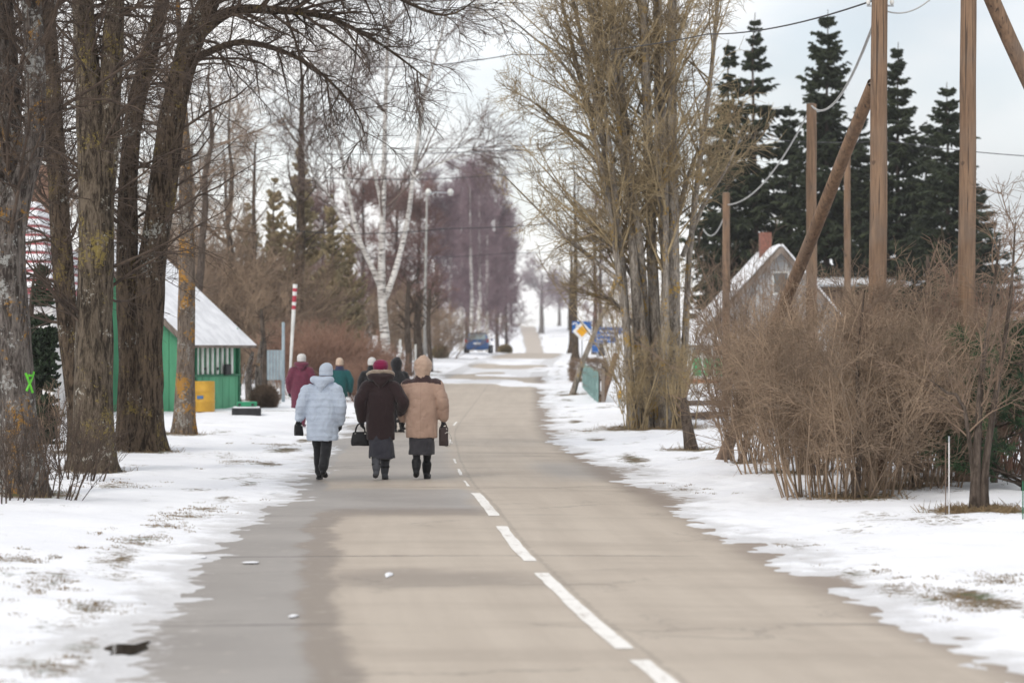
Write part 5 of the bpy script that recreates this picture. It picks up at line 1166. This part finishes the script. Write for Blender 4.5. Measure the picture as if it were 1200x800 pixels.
# ================================================================ people
def cloth(name, c1, c2=None, scale=60, rough=.85, sheen=.2, bump=.35, seam=0, quilt=0):
    t = NT(name); v = t.coord('Object'); c2 = c2 or tuple(x*.78 for x in c1)
    c = t.mix(t.step(t.noise(v, 7, 5, .65), .3, .7), c1, c2)
    if seam or quilt:                       # sewn lines: a back seam and, on padded coats, stitched rows
        tcn = t.n('ShaderNodeTexCoord'); sp_ = t.n('ShaderNodeSeparateXYZ'); t.l(tcn.outputs['Object'], sp_.inputs[0]); line = 0.0
        if seam: line = t.math('SUBTRACT', 1.0, t.step(t.math('ABSOLUTE', sp_.outputs[0]), .003, .007))
        if quilt:
            zz = t.math('ADD', sp_.outputs[2], t.math('MULTIPLY', t.noise(v, 5, 2), .05)); q = t.math('SUBTRACT', 1.0, t.step(t.math('PINGPONG', zz, quilt), .002, .008)); line = t.math('MAXIMUM', line, q)
        c = t.mix(t.math('MULTIPLY', line, .17), c, tuple(x*.35 for x in c1))
    t.col(c); t.rough(rough); t.spec(.2); t.b.inputs['Sheen Weight'].default_value = sheen
    t.bump(t.math('ADD', t.noise(v, scale, 3, .6), t.math('MULTIPLY', t.noise(v, 14, 4), 1.2)), bump, .008); return t.m
C_LBLUE = cloth('light_blue_coat', (.53,.60,.70), (.45,.51,.61), quilt=.052); C_LBLUE2 = cloth('light_blue_knit', (.55,.61,.70), (.46,.52,.61), 160)
C_BLACK = cloth('black_wool', (.012,.012,.014), (.020,.020,.023)); C_BLEATHER = cloth('black_leather', (.016,.016,.018), (.010,.010,.011), 90, .42, 0)
C_BROWN = cloth('dark_brown_coat', (.030,.017,.018), (.023,.013,.014), seam=1); C_FUR = cloth('pale_fur', (.40,.32,.25), (.26,.20,.155), 120, .95, .5, 1.0)
C_MAG = cloth('magenta_wool', (.24,.012,.065), (.17,.010,.048), 140); C_BEIGE = cloth('beige_coat', (.41,.28,.215), (.34,.228,.175), seam=1); C_YOKE = cloth('dark_brown_yoke', (.055,.032,.032))
C_HOODB = cloth('beige_fleece', (.50,.36,.275), (.42,.295,.225), 150); C_SKIRT = cloth('dark_skirt', (.028,.028,.038), (.040,.040,.050)); C_SKIRT2 = cloth('charcoal_check_skirt', (.050,.048,.055), (.028,.027,.032), 40)
C_BOOTG = cloth('grey_boot', (.075,.078,.088), (.055,.057,.066), 80, .6, 0); C_MAROON = cloth('maroon_coat', (.135,.030,.055), (.105,.024,.044)); C_TEAL = cloth('teal_jacket', (.012,.085,.088), (.010,.065,.070)); C_NAVY = cloth('navy_collar', (.03,.033,.075))
C_WHITEK = cloth('white_knit', (.62,.61,.60), (.50,.49,.48), 140); C_CREAM = cloth('cream_knit', (.55,.42,.33), (.46,.35,.27), 140); C_BAGBR = cloth('brown_leather', (.055,.038,.036), (.04,.028,.027), 80, .5, 0); C_PINK = cloth('pink_mitten', (.55,.25,.24))
SKIN = cloth('skin', (.55,.30,.23), (.50,.26,.20), 40, .55, 0, .1); HAIR = cloth('grey_hair', (.30,.28,.26), (.2,.185,.17), 200)
M_BRASS = plain('buckle_metal', (.55,.53,.48), (.45,.43,.39), 3, .3)

def blob(name, mb, mat, parent, voxel=.012, smooth=4, fold=0.0, fscale=(6,6,2.2), seed=0, post=None, mats=None, pick=None, quilt=0):
    """unite overlapping closed pieces into ONE continuous skin, soften it and work folds into it"""
    me0 = mb.mesh(name+'_cage', [mat]); o = bpy.data.objects.new(name, me0); COL.objects.link(o)
    r = o.modifiers.new('r','REMESH'); r.mode = 'VOXEL'; r.voxel_size = voxel; r.adaptivity = 0
    if smooth: s = o.modifiers.new('s','SMOOTH'); s.iterations = smooth; s.factor = .5
    dg = bpy.context.evaluated_depsgraph_get(); me = bpy.data.meshes.new_from_object(o.evaluated_get(dg)); bpy.data.objects.remove(o); bpy.data.meshes.remove(me0)
    me.name = name; n = len(me.vertices); co = np.zeros(n*3,np.float32); no = np.zeros(n*3,np.float32); me.vertices.foreach_get('co',co); me.vertices.foreach_get('normal',no); co = co.reshape(-1,3).astype(float); no = no.reshape(-1,3)
    if fold:
        f = fbm(co[:,0]*fscale[0]+seed*3.1, co[:,1]*fscale[1], co[:,2]*fscale[2], seed=seed, oct=3)-.5
        f2 = fbm(co[:,0]*14, co[:,1]*14, co[:,2]*9+seed, seed=seed+3, oct=2)-.5
        f3 = np.abs(fbm(co[:,0]*9+seed, co[:,1]*9, co[:,2]*7, seed=seed+6, oct=2)-.5)
        co += no*((f*2+f2*.5-np.clip(.07-f3,0,1)*9*.6)*fold)[:,None]
    if quilt: co += no*(np.sin(co[:,2]*2*math.pi/.085+np.abs(co[:,0])*6)*quilt)[:,None]
    if post is not None: co = post(co)
    me.vertices.foreach_set('co', co.astype(np.float32).ravel()); me.polygons.foreach_set('use_smooth', np.ones(len(me.polygons),bool))
    me.materials.clear(); me.materials.append(mat)
    if mats is not None:
        me.materials.append(mats); c = np.zeros(len(me.polygons)*3,np.float32); me.polygons.foreach_get('center',c); c = c.reshape(-1,3); me.polygons.foreach_set('material_index', pick(c).astype(np.int32))
    me.update(); return link(name, me, parent)

def hand(mb, w, d, side, curl=.5, s=1.0):
    """palm and five bent fingers: w wrist, d direction of the hand, side +1 right -1 left"""
    w = Vector(w); d = Vector(d).normalized(); inn = Vector((-side,0,0)); inn = (inn-d*inn.dot(d)).normalized(); fw = d.cross(inn)*side; fw = fw if fw.y > 0 else -fw
    mb.limb([w, w+d*.05*s, w+d*.085*s], [.026*s,.030*s,.028*s], 12)
    mb.limb([w+d*.04*s+fw*.012*s, w+d*.08*s+fw*.02*s], [.024*s,.020*s], 10); mb.limb([w+d*.04*s-fw*.012*s, w+d*.08*s-fw*.02*s], [.024*s,.020*s], 10)
    for i, (o, ln) in enumerate(((-.030,.062),(-.011,.076),(.010,.080),(.030,.072))):
        a = w+d*.085*s+fw*o*s; b = a+(d*(1-curl*.3)+inn*curl*.5)*ln*.5*s; c = b+(d*(1-curl*1.1)+inn*curl)*ln*.5*s
        mb.limb([a,b,c],[.0105*s,.0100*s,.0085*s],8)
    a = w+d*.03*s+fw*.028*s; b = a+(d*.6+fw*.6+inn*.2).normalized()*.04*s; c = b+(d*.9+inn*.4).normalized()*.03*s; mb.limb([a,b,c],[.013*s,.012*s,.010*s],8)

def leg_pts(sx, hy, hip=.84, fy=0.0, lift=0.0):
    """hip, knee, ankle of a walking leg: fy where the foot is along the way, lift of the heel"""
    h = Vector((sx*.080,hy,hip)); an = Vector((sx*.056,fy-.03,.085+lift)); k = (h+an)/2+Vector((0,.055+lift*.6,.0)); return h,k,an
def shoe(mb, an, sx, lift, r=1.0, toe_out=.02):
    pitch = lift*2.2
    heel = an+Vector((0,-.035,-.045)); toe = an+Vector((sx*toe_out,.155,-.05-pitch*.30)); ball = an+Vector((sx*toe_out*.6,.09,-.052-pitch*.22))
    mb.limb([heel,an+Vector((0,.03,-.042)),ball,toe],[.038*r,.042*r,.040*r,.028*r],12); mb.limb([an+Vector((0,0,.06)),an+Vector((0,-.005,-.02))],[.046*r,.046*r],12)
def make_person(label, px, d, H, rz=0, legs=((-1,.12,0),(1,-.10,.05)), lean=.03, arms=None, coat=None, seed=0, parts=None, zoff=0):
    b = G(px,d,zoff); b[2] = max(b[2], float(ZC(d))+.006) + zoff
    t = thing('person', label, 'person', tuple(b), rz, None, H/1.62)
    hy = lean*.3; HC = Vector((coat.get('hx',0),lean+.035,1.49)); body = MB()
    # the body itself: one continuous figure
    body.rings([(0,hy,.80,.15,.11),(0,hy,.90,.155,.115),(0,lean*.5,1.02,.135,.10),(0,lean*.7,1.16,.150,.10),(0,lean*.8,1.25,.135,.085),(0,lean*.9,1.30,.085,.07),(0,lean,1.36,.055,.05)],20)
    body.limb([(0,lean*.9,1.30),(HC.x*.6,lean+.01,1.42)],[.055,.050]); body.ball(HC,.073,.092,.112)
    body.limb([HC+Vector((0,.085,.012)),HC+Vector((0,.105,-.012))],[.011,.014],8); body.limb([HC+Vector((-.02,.083,-.045)),HC+Vector((.02,.083,-.045))],[.009,.009],8)      # nose, lips
    body.limb([HC+Vector((0,.06,-.08)),HC+Vector((0,.07,-.09))],[.035,.03],8)
    for sx in (-1,1): body.limb([HC+Vector((sx*.074,-.005,.015)),HC+Vector((sx*.077,-.005,-.025))],[.014,.012],8)
    for sx, fy, lift in legs:
        h,k,an = leg_pts(sx,hy,.84,fy,lift); body.limb([h,k,an],[.075,.052,.036],14); shoe(body,an,sx,lift,.8)
    for sx, (sh,el,wr) in zip((-1,1),arms): body.limb([sh,el,wr],[.045,.038,.028],12)
    blob('body', body, SKIN, t, .016, 2, mats=None)
    for sx in (-1,1): MB().ball(HC+Vector((sx*.028,.080,.018)),.009,.007,.008,10,6).build('eye', C_BLACK, t, True)
    # trousers / stockings and footwear
    lm = parts.get('legs',C_BLACK); lr = parts.get('legr',(.088,.066,.056))
    tm = MB(); tm.rings([(0,hy,.80,.15,.12),(0,hy,.95,.155,.12)],18)
    for sx, fy, lift in legs:
        h,k,an = leg_pts(sx,hy,.84,fy,lift); tm.limb([h,k,an+Vector((0,0,.02))],lr,16)
    blob('trousers', tm, lm, t, .013, 3, .010, (9,9,14), seed+1)
    for sx, fy, lift in legs:
        h,k,an = leg_pts(sx,hy,.84,fy,lift); sm = MB(); shoe(sm,an,sx,lift,1.0); bm_ = parts.get('boot')
        if bm_: sm.limb([an+Vector((0,0,.02)),an+(k-an)*bm_*.5,an+(k-an)*bm_],[.055,.060,.066],14)
        o = blob('boot', sm, parts.get('bootm',C_BLEATHER), t, .008, 2)
        if lift <= 0.01: MB().rings([(an.x+sx*.006,an.y+.045,.0,.045,.135),(an.x+sx*.006,an.y+.045,.022,.047,.137)],18).build('sole', M_BLACK, o)
        if parts.get('straps'):
            for f in (.35,.75):
                p = an+(k-an)*bm_*f; MB().rings([(p.x,p.y,p.z-.014,.064,.066),(p.x,p.y,p.z+.014,.066,.068)],18).build('strap', M_BLACK, o); MB().box((p.x+sx*.066-.006,p.y-.05,p.z-.013),(p.x+sx*.066+.006,p.y-.02,p.z+.013)).build('buckle', M_BRASS, o)
    # coat: torso, sleeves, collar in one skin
    cm = MB(); W_ = coat['w']; hem = coat['hem']; x0 = coat.get('sx',0)
    cm.rings([(x0*1.0,hy+.005,hem,W_[4],W_[4]*.70),(x0,hy+.005,hem+.02,W_[4]*1.01,W_[4]*.71),(x0*.7,hy,(hem+.85)/2,(W_[3]+W_[4])/2,W_[3]*.72),(x0*.4,hy,.85,W_[3],W_[3]*.74),(0,lean*.4,1.0,W_[2],W_[2]*.72),(0,lean*.6,1.14,W_[1],W_[1]*.68),(0,lean*.75,1.23,W_[0],W_[0]*.62),(0,lean*.85,1.305,W_[0]*.72,W_[0]*.50),(0,lean*.95,1.36,.10,.085),(0,lean,1.40,.078,.075)],32)
    ar = coat.get('ar',(.085,.074,.060))
    for sx,(sh,el,wr) in zip((-1,1),arms):
        cm.limb([Vector(sh)+Vector((-sx*.05,0,.0)),sh,(Vector(sh)+Vector(el))/2,el,(Vector(el)+Vector(wr))/2,wr],[ar[0]*.9,ar[0],ar[0]*.97,ar[1],ar[1]*.95,ar[2]],16)
    if coat.get('collar'): cm.rings([(HC.x*.3,lean,1.33,.115,.10),(HC.x*.5,lean+.005,1.38,.105,.10),(HC.x*.7,lean+.01,1.43,.095,.095)],24)
    blob('coat', cm, coat['m'], t, .0115 if d < 40 else .016, 3, coat.get('fold',.012)*1.7, (7.5,7.5,2.6), seed+2, mats=coat.get('m2'), pick=coat.get('pick'), quilt=coat.get('quilt',0))
    for fn in parts.get('extra',()): fn(t,HC,lean,arms)
    for sx,(sh,el,wr) in zip((-1,1),arms):
        gm = MB(); dr = (Vector(wr)-Vector(el)).normalized()*.6+Vector((0,.05,-.5)); gm.limb([Vector(wr)-dr.normalized()*.03,wr],[.036,.034],12); hand(gm,Vector(wr),dr,sx,.55,1.08)
        blob('glove', gm, parts.get('glove',C_BLACK), t, .0055, 1)
    return t
def knit_hat(m, puff=0.0, brim=True, tall=0.0, name='hat', tilt=0):
    def f(t,HC,lean,arms):
        mb = MB(); z = HC.z
        mb.rings([(HC.x,HC.y-.008,z-.035,.086,.100),(HC.x,HC.y-.010,z-.01,.093,.108),(HC.x,HC.y-.012,z+.04,.096+puff,.110+puff),(HC.x+tilt*.5,HC.y-.014,z+.09,.084+puff,.097+puff),(HC.x+tilt,HC.y-.014,z+.125+tall*.5,.055+puff*.8,.066+puff*.8),(HC.x+tilt,HC.y-.014,z+.142+tall,.02,.025)],24)
        o = blob(name, mb, m, t, .008, 2, .003, (20,20,20), 4)
        if brim: blob('hat_brim', MB().rings([(HC.x,HC.y-.009,z-.045,.088,.102),(HC.x,HC.y-.009,z-.035,.097,.111),(HC.x,HC.y-.010,z+.0,.099,.113),(HC.x,HC.y-.010,z+.008,.092,.106)],24), m, o, .007, 1)
    return f
def hood_down(m, fur=None, w=1.0):
    def f(t,HC,lean,arms):
        mb = MB(); y = lean
        mb.limb([(-.115*w,y+.05,1.36),(-.125*w,y-.02,1.39),(-.07*w,y-.085,1.385),(0,y-.105,1.37),(.07*w,y-.085,1.385),(.125*w,y-.02,1.39),(.115*w,y+.05,1.36)],[.035,.05,.058,.062,.058,.05,.035],14)
        mb.limb([(-.06*w,y-.09,1.36),(0,y-.125,1.30),(.06*w,y-.09,1.36)],[.05,.05,.05],12); mb.limb([(0,y-.11,1.33),(0,y-.12,1.24)],[.06,.028],12)
        blob('hood', mb, m, t, .010, 3, .006, (8,8,8), 7)
        if fur:
            fm = MB().limb([(-.12*w,y+.055,1.375),(-.15*w,y-.02,1.425),(-.10*w,y-.085,1.455),(0,y-.11,1.462),(.10*w,y-.085,1.455),(.15*w,y-.02,1.425),(.12*w,y+.055,1.375)],[.018,.026,.028,.028,.028,.026,.018],10)
            blob('fur_trim', fm, fur, t, .007, 1, .012, (40,40,40), 9)
    return f
def hood_up(m):
    def f(t,HC,lean,arms):
        mb = MB(); x,y,z = HC
        mb.rings([(x*.4,y-.02,1.32,.120,.11),(x*.6,y-.018,1.365,.092,.105),(x*.8,y-.016,z-.075,.104,.118),(x*.9,y-.016,z-.02,.122,.130),(x,y-.016,z+.035,.122,.132),(x,y-.020,z+.085,.102,.116),(x+.006,y-.026,z+.125,.066,.080),(x+.008,y-.034,z+.150,.028,.035)],28)
        def opening(co):            # the face side is pushed in so that the hood frames the face
            f = (co[:,1]-(y+.062))/.06; k = np.clip(f,0,1)*(np.abs(co[:,0]-x)<.075)*(co[:,2]>z-.115)*(co[:,2]<z+.085); co[:,1] -= k*.055; return co
        blob('hood', mb, m, t, .009, 3, .013, (14,14,16), 8, post=opening)
    return f
def skirt(m, w0, w1, top, bottom, sx=0, seed=5, ry=.80):
    def f(t,HC,lean,arms):
        mb = MB().rings([(sx,0,bottom,w1,w1*ry),(sx,0,bottom+.015,w1*1.01,w1*ry),(sx*.5,0,(top+bottom)/2,(w0+w1)/2,(w0+w1)/2*.74),(0,0,top,w0,w0*.66)],30); blob('skirt', mb, m, t, .010, 2, .020, (11,11,.8), seed)
    return f
V_ = Vector
P_LB = make_person('person in a light blue quilted coat and knit hat, leftmost of the three walking abreast', 377, 33.3, 1.60, RAD(-4), ((-1,.20,.0),(1,-.20,.07)), .05,
    ((V_((-.185,.02,1.245)),V_((-.265,-.03,1.04)),V_((-.32,.05,.86))),(V_((.19,.03,1.245)),V_((.262,0,1.03)),V_((.245,.08,.80)))),
    dict(m=C_LBLUE,hem=.545,w=(.19,.215,.218,.222,.222),hx=.05,fold=.013,ar=(.098,.088,.072),quilt=.0028,collar=True,sx=.015), 10,
    dict(legr=(.100,.080,.066), extra=(knit_hat(C_LBLUE2,.002,True,-.005,tilt=.01),hood_down(C_LBLUE,None,1.0))))
P_BR = make_person('person in a long dark brown coat with fur trimmed hood and magenta beret', 446, 33.3, 1.65, RAD(3), ((-1,-.12,.05),(1,.14,.0)), .05,
    ((V_((-.19,.02,1.245)),V_((-.282,-.02,1.05)),V_((-.255,.06,.82))),(V_((.19,.02,1.245)),V_((.31,-.03,1.05)),V_((.27,.14,.90)))),
    dict(m=C_BROWN,hem=.535,w=(.195,.205,.198,.192,.190),hx=.0,fold=.010,ar=(.092,.085,.066)), 20,
    dict(legr=(.080,.058,.048), boot=.62, bootm=C_BOOTG, straps=True, extra=(knit_hat(C_MAG,.012,False,-.012,'beret'),hood_down(C_BROWN,C_FUR,1.12),skirt(C_SKIRT,.165,.185,.60,.285,.02))))
P_BE = make_person('person in a beige coat with dark shoulder yoke and raised beige hood', 494, 33.4, 1.69, RAD(-3), ((-1,-.11,.05),(1,.15,.0)), .03,
    ((V_((-.19,.02,1.24)),V_((-.262,.0,1.02)),V_((-.265,.08,.80))),(V_((.19,.01,1.24)),V_((.285,-.02,1.03)),V_((.285,.05,.82)))),
    dict(m=C_BEIGE,hem=.545,soft=1,w=(.205,.222,.220,.218,.212),hx=.015,fold=.011,ar=(.094,.080,.066),m2=C_YOKE,pick=lambda c: (c[:,2] > 1.285-.25*np.abs(c[:,0])**1.5)&(np.abs(c[:,0])<.26)), 30,
    dict(legr=(.085,.060,.050), boot=.28, extra=(hood_up(C_HOODB),skirt(C_SKIRT2,.170,.178,.60,.325))))
P_MA = make_person('person in a long maroon coat and pale hat, farthest left of the group', 353, 53.6, 1.63, RAD(-2), ((-1,.06,.0),(1,-.06,.03)), .04,
    ((V_((-.185,.02,1.245)),V_((-.27,-.02,1.04)),V_((-.265,.04,.80))),(V_((.185,.02,1.245)),V_((.26,.02,1.05)),V_((.20,.18,.90)))),
    dict(m=C_MAROON,hem=.42,w=(.19,.215,.22,.225,.235),fold=.012,ar=(.092,.082,.066)), 40, dict(bootm=C_MAROON, boot=.8, extra=(knit_hat(C_WHITEK,.008,True,-.01),hood_down(C_MAROON,None,.95))))
P_TE = make_person('person in a teal jacket with navy collar and cream hat, behind the light blue coat', 398, 57.0, 1.55, RAD(4), ((-1,-.05,.0),(1,.06,.0)), .03,
    ((V_((-.185,.02,1.245)),V_((-.26,0,1.04)),V_((-.25,.08,.82))),(V_((.185,.02,1.245)),V_((.27,.0,1.05)),V_((.265,.06,.82)))),
    dict(m=C_TEAL,hem=.66,w=(.20,.215,.21,.205,.205),fold=.012,ar=(.092,.08,.066),m2=C_NAVY,pick=lambda c: (c[:,2]>1.315)&(np.abs(c[:,0])<.2),collar=True), 50, dict(extra=(knit_hat(C_CREAM,.0,True),)))
P_WH = make_person('person in a dark jacket and white hat, mostly hidden behind the brown coat', 436, 55.0, 1.58, RAD(5), ((-1,.05,.0),(1,-.05,.0)), .03,
    ((V_((-.185,.02,1.245)),V_((-.27,.0,1.05)),V_((-.29,.07,.84))),(V_((.185,.02,1.245)),V_((.25,.0,1.04)),V_((.24,.08,.82)))),
    dict(m=C_BLACK,hem=.62,w=(.195,.21,.21,.205,.205),fold=.012,collar=True), 60, dict(glove=C_PINK, extra=(knit_hat(C_WHITEK,.006,True),)))
P_BK = make_person('person in a black hooded jacket glancing left, between the brown and the beige coats', 466, 52.0, 1.60, RAD(35), ((-1,.06,.0),(1,-.06,.0)), .03,
    ((V_((-.185,.02,1.245)),V_((-.26,.0,1.04)),V_((-.25,.08,.82))),(V_((.19,.02,1.245)),V_((.27,.0,1.04)),V_((.25,.08,.82)))),
    dict(m=C_BLACK,hem=.60,w=(.20,.215,.215,.21,.21),fold=.013), 70, dict(extra=(hood_up(C_BLACK),)))

# ---- bags they carry (things of their own)
def hand_point(t, arm): bpy.context.view_layer.update(); return t.matrix_world @ Vector(arm)
def handbag(label, at, w_, h_, dp, mat, rz, drop, group='bags carried by the walkers', flare=1.18, hr=.010):
    t = thing('handbag', label, 'bag', (at.x,at.y,at.z-drop-h_), rz, group)
    n = 8; mb = MB(); mb.rings([(0,0,0,w_*.5*flare*.96,dp*.5,.45),(0,0,.015,w_*.5*flare,dp*.52,.45),(0,0,h_*.35,w_*.5*flare*.99,dp*.5,.5),(0,0,h_*.8,w_*.5,dp*.36,.55),(0,0,h_,w_*.46,dp*.22,.6)],28)
    blob('bag_body', mb, mat, t, .007, 2, .006, (12,12,12), 3)
    for sy in (-1,1): MB().tube([(w_*.30*math.cos(a),sy*dp*.16,h_-.01+(drop+.03)*math.sin(a)) for a in np.linspace(0,math.pi,14)],hr,8).build('handle', mat, t, True)
    for sx in (-1,1): MB().box((sx*w_*.30-.012,-dp*.27,h_*.80),(sx*w_*.30+.012,-dp*.22,h_*.94)).build('buckle', M_BRASS, t)
    MB().box((-w_*.40,-.006,h_-.004),(w_*.40,.006,h_+.008)).build('zip', M_BLACK, t)
    return t
a = hand_point(P_BR,(-.275,.075,.735)); handbag('black leather handbag hanging from the left hand of the brown coat', a, .22, .185, .13, C_BLEATHER, RAD(8), .10)
a = hand_point(P_BE,(.29,.06,.73)); tb = handbag('slim brown bag with ring handle held by the beige coat', a, .13, .26, .09, C_BAGBR, RAD(-6), .045, flare=1.0, hr=.007)
MB().tube([(.055+.055*math.cos(q),-.03,.09+.10*math.sin(q)) for q in np.linspace(0,2*math.pi,22)],.006,6).build('ring_strap', M_BRASS, tb, True)
a = hand_point(P_LB,(-.33,.045,.80)); handbag('small black bag in the left hand of the light blue coat', a, .12, .16, .09, C_BLEATHER, RAD(25), .03, flare=1.05, hr=.007)
tufts()
ground = build_ground()
# ---- the air
def haze():
    t = bpy.data.materials.new('haze'); t.use_nodes = True; n = t.node_tree; n.nodes.clear()
    o = n.nodes.new('ShaderNodeOutputMaterial'); v = n.nodes.new('ShaderNodeVolumePrincipled'); v.inputs['Color'].default_value = (.97,.97,1,1); v.inputs['Density'].default_value = .00021; v.inputs['Anisotropy'].default_value = .2
    n.links.new(v.outputs[0], o.inputs['Volume'])
    b = MB().box((-560,-40,-8),(560,1560,42)).build('haze', t); tag(b,'thin pale winter haze over the whole street','haze',kind='stuff')
haze()
